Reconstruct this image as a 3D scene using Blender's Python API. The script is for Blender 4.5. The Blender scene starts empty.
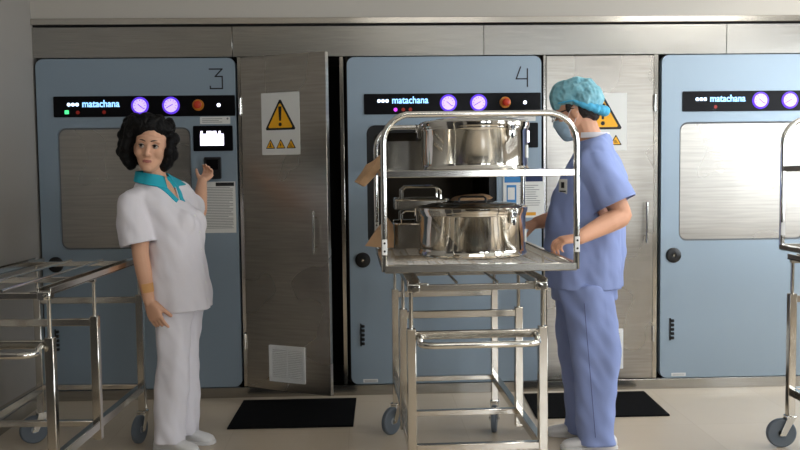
import bpy, bmesh, math, random
from mathutils import Vector, Matrix, noise
random.seed(7)
V = Vector
C = bpy.context.scene.collection
SC = bpy.context.scene
PI = math.pi
rad = math.radians

# ------------------------------------------------------------------ materials
def lin(c):
    return tuple(((x/255)/12.92 if x/255 <= .04045 else ((x/255+.055)/1.055)**2.4) for x in c) + (1,)

def new_mat(name):
    m = bpy.data.materials.new(name); m.use_nodes = True
    nt = m.node_tree
    return m, nt, nt.nodes['Principled BSDF']

def plain(name, rgb, rough=.5, metal=0., bump=0., scale=60., spec=None, vary=0., coat=0.):
    m, nt, b = new_mat(name)
    col = lin(rgb)
    b.inputs['Base Color'].default_value = col
    b.inputs['Roughness'].default_value = rough
    b.inputs['Metallic'].default_value = metal
    if spec is not None: b.inputs['Specular IOR Level'].default_value = spec
    if coat: b.inputs['Coat Weight'].default_value = coat
    if bump or vary:
        tc = nt.nodes.new('ShaderNodeTexCoord')
        nz = nt.nodes.new('ShaderNodeTexNoise'); nz.inputs['Scale'].default_value = scale
        nz.inputs['Detail'].default_value = 5
        nt.links.new(tc.outputs['Object'], nz.inputs['Vector'])
        if bump:
            bp = nt.nodes.new('ShaderNodeBump'); bp.inputs['Strength'].default_value = bump
            bp.inputs['Distance'].default_value = .01
            nt.links.new(nz.outputs['Fac'], bp.inputs['Height'])
            nt.links.new(bp.outputs['Normal'], b.inputs['Normal'])
        if vary:
            mx = nt.nodes.new('ShaderNodeMix'); mx.data_type = 'RGBA'
            mx.inputs[6].default_value = tuple(c*(1-vary) for c in col[:3])+(1,)
            mx.inputs[7].default_value = tuple(min(1, c*(1+vary)) for c in col[:3])+(1,)
            nt.links.new(nz.outputs['Fac'], mx.inputs[0])
            nt.links.new(mx.outputs[2], b.inputs['Base Color'])
    return m

def steel(name, rgb=(200, 196, 188), rough=.28, stretch=(1, 1, 40), scale=6., aniso=0., smudge=.5, bump=.03, streak=0.):
    m, nt, b = new_mat(name)
    b.inputs['Base Color'].default_value = lin(rgb)
    b.inputs['Metallic'].default_value = 1
    tc = nt.nodes.new('ShaderNodeTexCoord')
    mp = nt.nodes.new('ShaderNodeMapping'); mp.inputs['Scale'].default_value = stretch
    nz = nt.nodes.new('ShaderNodeTexNoise'); nz.inputs['Scale'].default_value = scale; nz.inputs['Detail'].default_value = 6
    nt.links.new(tc.outputs['Object'], mp.inputs['Vector']); nt.links.new(mp.outputs['Vector'], nz.inputs['Vector'])
    n2 = nt.nodes.new('ShaderNodeTexNoise'); n2.inputs['Scale'].default_value = 2.3; n2.inputs['Detail'].default_value = 1.5
    nt.links.new(tc.outputs['Object'], n2.inputs['Vector'])
    if streak:
        mx = nt.nodes.new('ShaderNodeMix'); mx.data_type = 'RGBA'; c0 = lin(rgb)
        mx.inputs[6].default_value = tuple(q*(1-streak) for q in c0[:3])+(1,)
        mx.inputs[7].default_value = tuple(min(1, q*(1+streak)) for q in c0[:3])+(1,)
        nt.links.new(nz.outputs['Fac'], mx.inputs[0]); nt.links.new(mx.outputs[2], b.inputs['Base Color'])
    ad = nt.nodes.new('ShaderNodeMath'); ad.operation = 'MULTIPLY_ADD'
    ad.inputs[1].default_value = smudge*rough; ad.inputs[2].default_value = rough*(1-smudge*.5)
    nt.links.new(n2.outputs['Fac'], ad.inputs[0])
    nt.links.new(ad.outputs[0], b.inputs['Roughness'])
    if bump:
        bp = nt.nodes.new('ShaderNodeBump'); bp.inputs['Strength'].default_value = bump; bp.inputs['Distance'].default_value = .01
        nt.links.new(nz.outputs['Fac'], bp.inputs['Height']); nt.links.new(bp.outputs['Normal'], b.inputs['Normal'])
    return m

def glow(name, rgb, strength):
    m, nt, b = new_mat(name)
    b.inputs['Base Color'].default_value = lin(rgb)
    b.inputs['Emission Color'].default_value = lin(rgb)
    b.inputs['Emission Strength'].default_value = strength
    return m

M = {}
M['panel'] = plain('blue_grey_lacquer', (146, 162, 175), .40, metal=.40, vary=.02, scale=3)
M['steel_wall'] = steel('brushed_cladding', (170, 167, 161), .24, (.6, 1, 30), 8, smudge=.6, bump=0, streak=.35)
M['left_wall'] = plain('grey_wall_panel', (150, 145, 138), .5)
M['steel_door'] = steel('brushed_door', (170, 164, 155), .28, (.8, 1, 14), 5, smudge=.45, bump=0, streak=.28)
M['steel_plate'] = steel('chamber_door_steel', (176, 171, 163), .28, (.6, 1, 16), 5, bump=0, streak=.3)
M['steel_tube'] = steel('tube_steel', (202, 197, 188), .16, (20, 20, .6), 8, bump=0)
M['chrome'] = steel('chrome', (222, 220, 214), .10, (1, 1, 1), 4, bump=0)
M['drum'] = steel('polished_drum', (220, 216, 208), .07, (9, 9, .2), 5, smudge=.9, bump=.02)
M['steel_wire'] = steel('wire_steel', (176, 172, 166), .25, (1, 1, 1), 4, bump=0)
M['tray_steel'] = steel('tray_steel', (178, 174, 166), .22, (4, 4, 4), 5, bump=.02)
M['shaded_steel'] = steel('shaded_lining', (64, 58, 50), .45, (1, 1, 20), 6)  # steel colour darkened to stand in for the unlit chamber
M['black'] = plain('black_plastic', (12, 12, 13), .35)
M['black_gloss'] = plain('black_glass', (6, 5, 8), .3, spec=.15)
M['gasket'] = plain('black_rubber_gasket', (14, 14, 15), .6)
M['recess'] = plain('recess_shade', (14, 13, 12), .9)  # near-black colour stands in for shade in grooves and recesses
M['mat'] = plain('black_mat', (9, 9, 11), .85, bump=.6, scale=260, spec=.12)
M['upper_wall'] = plain('grey_beige_wall', (186, 180, 170), .6, bump=.03, scale=90)
M['ceiling'] = plain('white_ceiling', (225, 224, 220), .8)
M['room_wall'] = plain('pale_wall', (168, 160, 148), .7)
M['front_wall'] = plain('dark_panelled_wall', (40, 36, 33), .6)
M['white_plastic'] = plain('white_plastic', (240, 240, 238), .45)
M['grey_plastic'] = plain('grey_plastic', (120, 122, 124), .5)
M['rubber_grey'] = plain('grey_tyre', (96, 104, 112), .55)
M['hub_grey'] = plain('grey_hub', (176, 178, 178), .45)
M['paper'] = plain('white_paper', (224, 224, 220), .7)
M['ink'] = plain('grey_ink', (120, 120, 122), .7)
M['ink_dark'] = plain('black_ink', (20, 20, 22), .6)
M['ink_blue'] = plain('blue_ink', (60, 130, 190), .6)
M['ink_navy'] = plain('navy_ink', (22, 40, 80), .6)
M['ink_orange'] = plain('orange_ink', (226, 160, 40), .6)
M['yellow'] = plain('sign_yellow', (244, 178, 22), .5)
M['kraft'] = plain('brown_kraft_paper', (204, 164, 124), .75, bump=.25, scale=30, vary=.12)
M['logo'] = glow('logo_light', (150, 205, 255), 1.6)
M['logo_dot'] = glow('dot_light', (205, 230, 255), 2.2)
M['gauge_ring'] = glow('violet_ring', (84, 46, 200), 1.1)
M['gauge_face'] = glow('lilac_dial', (196, 172, 250), 1.1)
M['needle'] = glow('violet_needle', (90, 50, 190), .9)
M['led_white'] = glow('white_led', (225, 230, 255), 4)
M['led_green'] = glow('green_led', (70, 220, 130), 1.6)
M['led_violet'] = glow('violet_led', (190, 60, 235), 1.8)
M['led_red'] = glow('red_led', (140, 28, 14), .25)
M['lcd'] = glow('lit_screen', (235, 230, 255), 2.4)
M['lcd_ink'] = glow('screen_graphics', (70, 60, 130), .6)
M['stop_amber'] = plain('amber_collar', (196, 120, 30), .4)
M['stop_red'] = plain('red_button', (190, 52, 26), .35)
M['skin_w'] = plain('skin_woman', (222, 172, 142), .5, vary=.05, scale=14, spec=.35)
M['skin_m'] = plain('skin_man', (216, 162, 132), .5, vary=.06, scale=14, spec=.35)
M['lips'] = plain('lips', (178, 108, 98), .45)
M['eye_white'] = plain('eye_white', (176, 162, 152), .35)
M['iris'] = plain('dark_iris', (34, 22, 16), .2)
M['hair_black'] = plain('black_hair', (11, 9, 9), .6, bump=.7, scale=70, spec=.2)
M['hair_brow'] = plain('brow_hair', (46, 32, 26), .7)
M['hair_grey'] = plain('dark_nape_hair', (44, 38, 36), .7, bump=.5, scale=120)
M['white_cloth'] = plain('white_uniform', (232, 228, 234), .8, bump=.06, scale=180)
M['teal_cloth'] = plain('teal_trim', (36, 178, 200), .75)
M['white_shoe'] = plain('white_shoe', (226, 224, 222), .5)
M['scrub'] = plain('lilac_blue_scrub', (142, 158, 208), .85, bump=.06, scale=180)
M['seam'] = plain('dark_seam_thread', (96, 106, 156), .9)
M['mask'] = plain('pale_blue_mask', (164, 190, 210), .8)
M['plaster'] = plain('tan_plaster', (214, 160, 100), .7)
M['lens'] = plain('glasses_lens', (150, 160, 160), .1)

def cap_mat():
    m, nt, b = new_mat('bouffant_cap_fabric')
    b.inputs['Roughness'].default_value = .85
    tc = nt.nodes.new('ShaderNodeTexCoord')
    nz = nt.nodes.new('ShaderNodeTexVoronoi'); nz.inputs['Scale'].default_value = 42
    nt.links.new(tc.outputs['Object'], nz.inputs['Vector'])
    rp = nt.nodes.new('ShaderNodeValToRGB')
    rp.color_ramp.elements[0].color = lin((104, 164, 180)); rp.color_ramp.elements[1].color = lin((146, 196, 208))
    nt.links.new(nz.outputs['Distance'], rp.inputs['Fac']); nt.links.new(rp.outputs['Color'], b.inputs['Base Color'])
    bp = nt.nodes.new('ShaderNodeBump'); bp.inputs['Strength'].default_value = .5; bp.inputs['Distance'].default_value = .01
    nt.links.new(nz.outputs['Distance'], bp.inputs['Height']); nt.links.new(bp.outputs['Normal'], b.inputs['Normal'])
    return m
M['cap'] = cap_mat()
M['cap_band'] = plain('cap_band_fabric', (84, 182, 222), .8, bump=.6, scale=60)

def floor_mat():
    m, nt, b = new_mat('beige_floor_tiles')
    b.inputs['Roughness'].default_value = .27
    tc = nt.nodes.new('ShaderNodeTexCoord')
    br = nt.nodes.new('ShaderNodeTexBrick'); br.offset = 0.0; br.squash = 1
    br.inputs['Scale'].default_value = 1
    br.inputs['Brick Width'].default_value = .62; br.inputs['Row Height'].default_value = .62
    br.inputs['Mortar Size'].default_value = .003; br.inputs['Mortar Smooth'].default_value = .6
    br.inputs['Color1'].default_value = lin((208, 192, 170)); br.inputs['Color2'].default_value = lin((204, 188, 166))
    br.inputs['Mortar'].default_value = lin((198, 182, 160))
    mp = nt.nodes.new('ShaderNodeMapping'); mp.inputs['Location'].default_value = (.1, .16, 0)
    nt.links.new(tc.outputs['Object'], mp.inputs['Vector']); nt.links.new(mp.outputs['Vector'], br.inputs['Vector'])
    nz = nt.nodes.new('ShaderNodeTexNoise'); nz.inputs['Scale'].default_value = 2.2; nz.inputs['Detail'].default_value = 6
    nt.links.new(tc.outputs['Object'], nz.inputs['Vector'])
    mx = nt.nodes.new('ShaderNodeMix'); mx.data_type = 'RGBA'; mx.blend_type = 'MULTIPLY'; mx.inputs[0].default_value = .35
    rp = nt.nodes.new('ShaderNodeValToRGB')
    rp.color_ramp.elements[0].color = (.72, .70, .66, 1); rp.color_ramp.elements[1].color = (1, 1, 1, 1)
    nt.links.new(nz.outputs['Fac'], rp.inputs['Fac'])
    nt.links.new(br.outputs['Color'], mx.inputs[6]); nt.links.new(rp.outputs['Color'], mx.inputs[7])
    nt.links.new(mx.outputs[2], b.inputs['Base Color'])
    return m
M['floor'] = floor_mat()

def pane_mat():
    m = bpy.data.materials.new('window_glass'); m.use_nodes = True
    nt = m.node_tree; nt.nodes.clear()
    o = nt.nodes.new('ShaderNodeOutputMaterial'); t = nt.nodes.new('ShaderNodeBsdfTransparent')
    g = nt.nodes.new('ShaderNodeBsdfGlossy'); g.inputs['Roughness'].default_value = .02
    mx = nt.nodes.new('ShaderNodeMixShader'); mx.inputs[0].default_value = .06
    nt.links.new(t.outputs[0], mx.inputs[1]); nt.links.new(g.outputs[0], mx.inputs[2]); nt.links.new(mx.outputs[0], o.inputs[0])
    return m
M['pane'] = pane_mat()

# ------------------------------------------------------------------ mesh builder
class MB:
    def __init__(self): self.v = []; self.f = []; self.mi = []
    def add(self, vs, fs, mi=0):
        o = len(self.v); self.v += [V(p) for p in vs]
        self.f += [tuple(i+o for i in f) for f in fs]; self.mi += [mi]*len(fs); return self
    def box(self, c, s, bevel=0., rot=None, mi=0):
        bm = bmesh.new(); bmesh.ops.create_cube(bm, size=1)
        for v in bm.verts: v.co = V((v.co.x*s[0], v.co.y*s[1], v.co.z*s[2]))
        if bevel: bmesh.ops.bevel(bm, geom=bm.edges[:], offset=bevel, segments=1, affect='EDGES')
        return self.bm(bm, c, rot, mi)
    def bm(self, bm, c=(0, 0, 0), rot=None, mi=0):
        c = V(c)
        bm.verts.index_update()
        vs = [((rot @ v.co) if rot else v.co)+c for v in bm.verts]
        self.add(vs, [[v.index for v in f.verts] for f in bm.faces], mi); bm.free(); return self
    def span(self, a, b, bevel=0., mi=0):   # box from corner to corner
        a = V(a); b = V(b)
        return self.box((a+b)/2, [abs(b[i]-a[i]) for i in range(3)], bevel, None, mi)
    def tube(self, pts, r, n=12, mi=0, closed=False, cap=True):
        pts = [V(p) for p in pts]; N = len(pts)
        rs = r if isinstance(r, (list, tuple)) else [r]*N
        rings = []; up = None
        for i, p in enumerate(pts):
            if closed: t = (pts[(i+1) % N]-pts[i-1]).normalized()
            else: t = (pts[min(i+1, N-1)]-pts[max(i-1, 0)]).normalized()
            if up is None: up = V((0, 0, 1)) if abs(t.z) < .9 else V((0, 1, 0))
            x = t.cross(up).normalized(); y = x.cross(t).normalized(); up = y
            rings.append([p+rs[i]*(math.cos(2*PI*k/n)*x+math.sin(2*PI*k/n)*y) for k in range(n)])
        return self.rings(rings, closed, cap, mi)
    def rings(self, rings, closed=False, cap=True, mi=0):
        n = len(rings[0]); vs = [p for r in rings for p in r]; fs = []
        R = len(rings)
        for i in range(R if closed else R-1):
            a = i*n; b = ((i+1) % R)*n
            for k in range(n):
                fs.append((a+k, a+(k+1) % n, b+(k+1) % n, b+k))
        if cap and not closed:
            fs.append(tuple(range(n-1, -1, -1))); fs.append(tuple((R-1)*n+k for k in range(n)))
        return self.add(vs, fs, mi)
    def lathe(self, prof, n=48, c=(0, 0, 0), axis='z', mi=0):
        rings = []
        for r, z in prof:
            r = max(r, 1e-4); ring = []
            for k in range(n):
                a = 2*PI*k/n; x = r*math.cos(a); y = r*math.sin(a)
                p = (x, y, z) if axis == 'z' else ((x, -z, y) if axis == 'y' else (z, x, y))
                ring.append(V(p)+V(c))
            rings.append(ring)
        return self.rings(rings, False, True, mi)
    def disc(self, c, r, t, n=32, mi=0):     # a disc facing -Y, front at c.y - t
        return self.lathe([(r, 0), (r, t*.8), (r*.96, t)], n, c, 'y', mi)
    def ell(self, c, r, rot=None, n=16, mi=0):
        bm = bmesh.new(); bmesh.ops.create_uvsphere(bm, u_segments=n, v_segments=max(6, n*2//3), radius=1)
        for v in bm.verts: v.co = V((v.co.x*r[0], v.co.y*r[1], v.co.z*r[2]))
        return self.bm(bm, c, rot, mi)
    def prism(self, poly, y0, y1, mi=0):     # polygon in xz, extruded along y
        n = len(poly)
        vs = [(x, y0, z) for x, z in poly]+[(x, y1, z) for x, z in poly]
        fs = [tuple(range(n)), tuple(range(2*n-1, n-1, -1))]+[(i, i+n, (i+1) % n+n, (i+1) % n) for i in range(n)]
        return self.add(vs, fs, mi)
    def build(self, name, mat, parent=None, smooth=True, loc=None):
        me = bpy.data.meshes.new(name)
        me.from_pydata([tuple(p) for p in self.v], [], self.f)
        mats = mat if isinstance(mat, (list, tuple)) else [mat]
        for m in mats: me.materials.append(m)
        me.polygons.foreach_set('material_index', self.mi)
        bm = bmesh.new(); bm.from_mesh(me); bmesh.ops.recalc_face_normals(bm, faces=bm.faces); bm.to_mesh(me); bm.free()
        return link(name, me, parent, smooth, loc)

def link(name, me, parent=None, smooth=True, loc=None):
    if smooth:
        me.polygons.foreach_set('use_smooth', [True]*len(me.polygons))
        me.set_sharp_from_angle(angle=rad(38))
    o = bpy.data.objects.new(name, me); C.objects.link(o)
    if parent: o.parent = parent
    if loc: o.location = loc
    return o

def rrect(x0, z0, x1, z1, r, n=6):
    out = []
    for cx, cz, a0 in ((x1-r, z1-r, 0), (x0+r, z1-r, PI/2), (x0+r, z0+r, PI), (x1-r, z0+r, 3*PI/2)):
        for k in range(n+1):
            a = a0+PI/2*k/n; out.append((cx+r*math.cos(a), cz+r*math.sin(a)))
    return out

def frame_plate(mb, outer, inner, y0, y1, mi=0):   # flat ring with depth, front y0
    n = len(outer)
    vs = [(x, y0, z) for x, z in outer]+[(x, y0, z) for x, z in inner]+[(x, y1, z) for x, z in outer]+[(x, y1, z) for x, z in inner]
    fs = []
    for i in range(n):
        j = (i+1) % n
        fs += [(i, j, n+j, n+i), (2*n+i, 3*n+i, 3*n+j, 2*n+j), (i, 2*n+i, 2*n+j, j), (n+i, n+j, 3*n+j, 3*n+i)]
    mb.add(vs, fs, mi)

def thing(name, label, cat, loc=(0, 0, 0), rz=0., group=None):
    o = bpy.data.objects.new(name, None); C.objects.link(o); o.empty_display_size = .1
    o.location = loc; o.rotation_euler = (0, 0, rz)
    o['label'] = label; o['category'] = cat
    if group: o['group'] = group
    return o
def tag(o, label, cat, group=None):
    o['label'] = label; o['category'] = cat
    if group: o['group'] = group
    return o
def struct(o): o['kind'] = 'structure'; return o
def dup(root, loc, rz, label):
    r = root.copy(); C.objects.link(r); r.location = loc; r.rotation_euler = (0, 0, rz); r['label'] = label
    for ch in list(root.children):
        c = ch.copy(); C.objects.link(c); c.parent = r
        for g in list(ch.children):
            d = g.copy(); C.objects.link(d); d.parent = c
    return r

def text_mesh(txt, size, mat, name, parent, x, y, z, ext=.0008, bold=0., sx=1.):
    cu = bpy.data.curves.new(name, 'FONT'); cu.body = txt; cu.size = size; cu.extrude = ext; cu.offset = bold
    t = bpy.data.objects.new(name, cu); C.objects.link(t)
    dg = bpy.context.evaluated_depsgraph_get(); dg.update()
    me = bpy.data.meshes.new_from_object(t.evaluated_get(dg))
    bpy.data.objects.remove(t); bpy.data.curves.remove(cu)
    me.transform(Matrix.Rotation(PI/2, 4, 'X') @ Matrix.Diagonal((sx, 1, 1, 1)))
    me.transform(Matrix.Translation((x, y, z)))
    me.materials.clear(); me.materials.append(mat)
    return link(name, me, parent, False)
# ------------------------------------------------------------------ the room
XL, XR, YF, H = -1.965, 4.3, -8.2, 2.95
PX = (-1.962, -0.11, 1.815)      # left edges of the three sterilizer fronts
PW, PB, PT = 1.20, .068, 2.072   # width, bottom, top
struct(MB().span((XL-.1, YF-.1, -.1), (XR+.1, 1.6, 0)).build('floor', M['floor'], smooth=False))
struct(MB().span((XL-.1, YF-.1, H), (XR+.1, .1, H+.1)).build('ceiling', M['ceiling'], smooth=False))
struct(MB().span((XL-.12, YF-.1, 0), (XL, .2, H)).build('wall_left', M['left_wall'], smooth=False))
# back wall: plaster band above the cladding, steel piers behind, dark recess behind the ajar door
b = MB()
b.span((XL, .0, 2.30), (XR, .12, H))
struct(b.build('wall_back', M['upper_wall'], smooth=False))
b = MB()
for x0, x1 in ((XL, -.783), (-.781, .733), (.735, 2.228), (2.23, XR)):
    b.span((x0, .004, PT+.002), (x1, .10, 2.255), .0015)
struct(b.build('trim_1', M['steel_wall']))
b = MB()
b.span((XL, -.016, 2.266), (XR, .10, 2.304), .003)
struct(b.build('trim_2', M['steel_tube']))
struct(MB().span((XL, .02, 2.25), (XR, .1, 2.27)).build('shadow_gap', M['recess'], smooth=False))  # near-black strip paints the shadow line under the ledge
b = MB()
b.span((XL, -.006, 0), (XR, .10, PB-.004), .002)
struct(b.build('baseboard_back', M['steel_wall']))
b = MB(); b.span((XL, YF, 0), (XL+.012, -.008, .075), .002)
struct(b.build('baseboard_left', M['steel_wall']))
# recess behind door openings, plus an unseen shell added to block sky light
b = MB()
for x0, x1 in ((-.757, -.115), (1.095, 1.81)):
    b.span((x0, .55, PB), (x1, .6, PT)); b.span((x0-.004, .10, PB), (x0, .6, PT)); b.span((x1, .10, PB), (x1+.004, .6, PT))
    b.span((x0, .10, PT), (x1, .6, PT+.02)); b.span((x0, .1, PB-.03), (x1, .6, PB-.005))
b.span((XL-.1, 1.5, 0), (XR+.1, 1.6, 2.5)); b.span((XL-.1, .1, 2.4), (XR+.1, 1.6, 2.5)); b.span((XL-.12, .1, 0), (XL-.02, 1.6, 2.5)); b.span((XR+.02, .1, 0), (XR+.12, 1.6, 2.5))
struct(b.build('recess_and_light_block', M['recess'], smooth=False))
# door frames
def door_frame(name, x0, x1, w0, w1):
    b = MB()
    b.span((x0, 0.0, PB), (x0+w0, .10, PT), .002); b.span((x1-w1, 0.0, PB), (x1, .10, PT), .002)
    struct(b.build(name, M['steel_tube']))
door_frame('trim_3', -.757, -.120, .024, .024)
door_frame('trim_4', 1.096, 1.806, .016, .028)

def make_door(name, L, z0, z1, loc, ang, hinge_side, handle_z, vent, handle_x):
    # local: hinge edge at x = 0, leaf towards +x, front face towards -y
    b = MB(); b.span((0, 0, z0), (L, .035, z1), .003)
    d = b.build(name, M['steel_door'], loc=loc); d.rotation_euler = (0, 0, ang); struct(d)
    h = MB(); x = handle_x
    h.tube([(x, -.036, handle_z-.125), (x, -.036, handle_z+.125)], .008)
    for s in (-.085, .085): h.tube([(x, .002, handle_z+s), (x, -.036, handle_z+s)], .006)
    h.build('door_handle', M['chrome'], d)
    x0, zz0, x1, zz1 = vent
    v = MB(); frame_plate(v, rrect(x0, zz0, x1, zz1, .004, 2), rrect(x0+.02, zz0+.02, x1-.02, zz1-.02, .002, 2), -.010, .001)
    v.span(((x0+x1)/2-.004, -.009, zz0+.02), ((x0+x1)/2+.004, 0, zz1-.02))
    g = v.build('vent_grille', M['white_plastic'], d)
    v = MB(); n = 17
    for i in range(n):
        z = zz0+.024+(zz1-zz0-.048)*i/(n-1)
        v.box(((x0+x1)/2, -.005, z), (x1-x0-.038, .008, .0055), 0, Matrix.Rotation(rad(35), 3, 'X'))
    v.build('louvre', M['white_plastic'], g)
    for z in (z0+.28, z1-.29):
        hg = MB(); hx = -.007 if hinge_side < 0 else L+.004
        hg.tube([(hx, -.006, z-.05), (hx, -.006, z+.05)], .009); hg.span((hx-.012, -.002, z-.045), (hx+.012, .004, z+.045))
        hg.build('hinge', M['chrome'], d)
    return d
ANG1 = -math.atan2(.265, .515)
d1 = make_door('door_1', .582, PB+.002, PT-.004, (-.733, -.018, 0), ANG1, -1, 1.03, (.165, .125, .415, .345), .505)
d2 = make_door('door_2', .664, PB+.002, PT-.004, (1.113, -.004, 0), 0, 1, 1.047, (.30, .135, .478, .385), .615)

# ------------------------------------------------------------------ sterilizers
def tri(cx, cz, s, r=.0):
    h = s*.866
    return [(cx-s/2, cz-h/3), (cx+s/2, cz-h/3), (cx, cz+2*h/3)]

def make_sterilizer(x0, digit, opened, label):
    t = thing('steam_sterilizer', label, 'sterilizer', (x0, 0, 0), 0, 'steam sterilizers built into the wall')
    W = PW; OX0, OX1, OZ0, OZ1 = .125, .918, .925, 1.658
    b = MB()
    frame_plate(b, rrect(0.012, PB, W-.006, PT-.004, .045, 8), rrect(OX0, OZ0, OX1, OZ1, .05, 8), 0, .05)
    b.build('front_panel', M['panel'], t)
    b = MB()                                             # body shell behind
    b.span((.004, .055, PB), (.014, .1, PT)); b.span((W-.012, .055, PB), (W-.002, .1, PT))
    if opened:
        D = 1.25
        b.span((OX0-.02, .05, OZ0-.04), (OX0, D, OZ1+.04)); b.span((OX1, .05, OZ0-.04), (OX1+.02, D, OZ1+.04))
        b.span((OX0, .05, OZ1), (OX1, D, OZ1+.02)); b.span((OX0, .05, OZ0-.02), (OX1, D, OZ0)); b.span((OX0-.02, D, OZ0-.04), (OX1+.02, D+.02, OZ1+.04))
        b.build('chamber', M['shaded_steel'], t, False)
        g = MB(); frame_plate(g, rrect(0, PB, W, PT, .002, 8), rrect(OX0-.02, OZ0-.04, OX1+.02, OZ1+.04, .004, 8), .062, .09); g.build('body_backing', M['recess'], t, False)  # dark ring added behind the panel to stop sky light leaking through
        g = MB()
        frame_plate(g, rrect(OX0+.001, OZ0+.001, OX1-.001, OZ1-.001, .05, 8), rrect(OX0+.045, OZ0+.045, OX1-.045, OZ1-.045, .04, 8), .012, .055)
        g.build('door_gasket', M['gasket'], t)
    else:
        b.span((.0, .06, PB), (W, .09, PT))
        b.build('body_backing', M['recess'], t, False)
        g = MB()
        frame_plate(g, rrect(OX0-.001, OZ0-.001, OX1+.001, OZ1+.001, .05, 8), rrect(OX0+.014, OZ0+.014, OX1-.014, OZ1-.014, .04, 8), .02, .05)
        g.build('door_gasket', M['grey_plastic'], t)
        g = MB(); g.prism(rrect(OX0+.01, OZ0+.01, OX1-.01, OZ1-.01, .042, 8), .014, .05)
        g.build('chamber_door', M['steel_plate'], t)
    # display strip
    sh = .028 if digit == '5' else 0
    b = MB(); b.prism(rrect(.112+sh, 1.722, W-.010, 1.846, .006, 3), -.006, .004)
    ds = b.build('display_strip', M['black_gloss'], t)
    zc = 1.797 if not opened else 1.803
    b = MB()
    for i in range(3): b.disc((.203+sh+.0245*i, -.006, zc), .0108, .001, 16)
    b.build('logo_dot', M['logo_dot'], ds, False)
    text_mesh('matachana', .058, M['logo'], 'logo_lettering', ds, .281+sh, -.0072, zc-.015, .0006, .0010, .90)
    for gx in (.624, .808):
        b = MB(); b.disc((gx, -.006, 1.787), .052, .006, 36); gg = b.build('pressure_gauge', M['gauge_ring'], ds)
        b = MB(); b.disc((gx, -.012, 1.787), .040, .002, 32); b.build('gauge_dial', M['gauge_face'], ds)
        a = rad(40 if gx < .7 else 150); b = MB()
        b.box((gx+.008*math.cos(a), -.015, 1.787-.008*math.sin(a)), (.045, .001, .004), 0, Matrix.Rotation(a, 3, 'Y'))
        for k in range(9):
            q = rad(-30+30*k); b.box((gx+.031*math.cos(q), -.0146, 1.787+.031*math.sin(q)), (.009, .001, .003), 0, Matrix.Rotation(-q, 3, 'Y'))
        b.build('gauge_needle', M['needle'], ds, False)
    b = MB(); b.disc((.970, -.006, 1.788), .034, .012, 28); eb = b.build('emergency_stop', M['stop_amber'], ds)
    b = MB(); b.lathe([(.015, 0), (.015, .014), (.023, .016), (.023, .026), (.016, .031)], 24, (.972, -.018, 1.788), 'y'); b.build('stop_button', M['stop_red'], ds)
    b = MB(); b.disc((1.092, -.006, 1.787), .0105, .004, 16); b.build('indicator_lamp', M['led_white'], ds)
    leds = {'3': ((.190, 'led_green'), (.255, 'led_red'), (.41, 'led_red')), '4': ((.303, 'led_violet'), (.350, 'led_red'), (.393, 'led_red')), '5': ((.345, 'led_red'),)}[digit]
    for lx, mt in leds:
        b = MB()
        if mt == 'led_green': b.span((lx-.012, -.0085, 1.741), (lx+.012, -.005, 1.763))
        else: b.disc((lx, -.006, 1.750), .011, .002, 14)
        b.build('status_lamp', M[mt], ds, False)
    # engraved number drawn with straight strokes
    strokes = {'3': [((0, 1), (1, 1)), ((1, 1), (.45, .62)), ((.45, .62), (1, .62)), ((1, .62), (1, 0)), ((1, 0), (.05, 0)), ((.05, 0), (.05, .12))],
               '4': [((.35, 1), (0, .38)), ((0, .38), (.85, .38)), ((.9, .9), (.9, -.02))],
               '5': [((1, 1), (0, 1)), ((0, 1), (0, .55)), ((0, .55), (1, .55)), ((1, .55), (1, 0)), ((1, 0), (0, 0))]}[digit]
    b = MB()
    for (ax, az), (bx, bz) in strokes:
        p0 = V((1.04+.076*ax, -.001, 1.886+.116*az)); p1 = V((1.04+.076*bx, -.001, 1.886+.116*bz))
        dv = p1-p0; b.box((p0+p1)/2, (dv.length+.006, .002, .0075), 0, Matrix.Rotation(-math.atan2(dv.z, dv.x), 3, 'Y'))
    b.build('unit_number', M['ink_dark'], t, False)
    # keylock, ribbed pull, rating plate, touch screen
    b = MB(); b.lathe([(.047, 0), (.047, .008), (.040, .012), (.014, .012), (.012, .006)], 32, (.092, .001, .838), 'y')
    lk = b.build('round_lock', M['black'], t)
    b = MB(); b.disc((.092, -.010, .838), .008, .004, 14); b.build('lock_core', M['chrome'], lk)
    b = MB(); b.span((.070, -.006, .305), (.078, .002, .445))
    for k in range(5): b.span((.076, -.014, .312+.027*k), (.098, .001, .330+.027*k), .003)
    b.build('ribbed_vent', M['black'], t)
    b = MB(); b.span((.085, -.002, .078), (.175, .001, .098)); pl = b.build('rating_plate', M['paper'], t, False)
    b = MB()
    for k in range(2): b.span((.092, -.0028, .083+.007*k), (.168, -.0018, .0855+.007*k))
    b.build('plate_print', M['ink'], pl, False)
    b = MB(); b.prism(rrect(.935, 1.512, 1.172, 1.664, .006, 3), -.008, .002); sb = b.build('touch_screen', M['black_gloss'], t)
    b = MB(); b.span((.977, -.0092, 1.545), (1.118, -.0075, 1.615))
    for k, w in enumerate((.012, .03, .022, .012)): b.span((.98+.036*k, -.0092, 1.614), (.98+.036*k+w, -.0075, 1.632))
    b.build('lit_display', M['lcd'], sb, False)
    b = MB(); b.prism(rrect(.978, 1.674, 1.158, 1.718, .003, 2), -.002, .001); st = b.build('instruction_sticker', M['paper'], t, False)
    b = MB()
    for k in range(3): b.span((.99, -.0028, 1.684+.010*k), (1.11-.02*(k % 2), -.0018, 1.687+.010*k))
    b.disc((1.142, -.002, 1.706), .006, .001, 12)
    b.build('sticker_print', M['ink'], st, False)
    return t
ster3 = make_sterilizer(PX[0], '3', False, 'closed blue-grey steam sterilizer marked 3, behind the woman in white')
ster4 = make_sterilizer(PX[1], '4', True, 'blue-grey steam sterilizer marked 4 with its chamber open behind the loaded rack')
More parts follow.
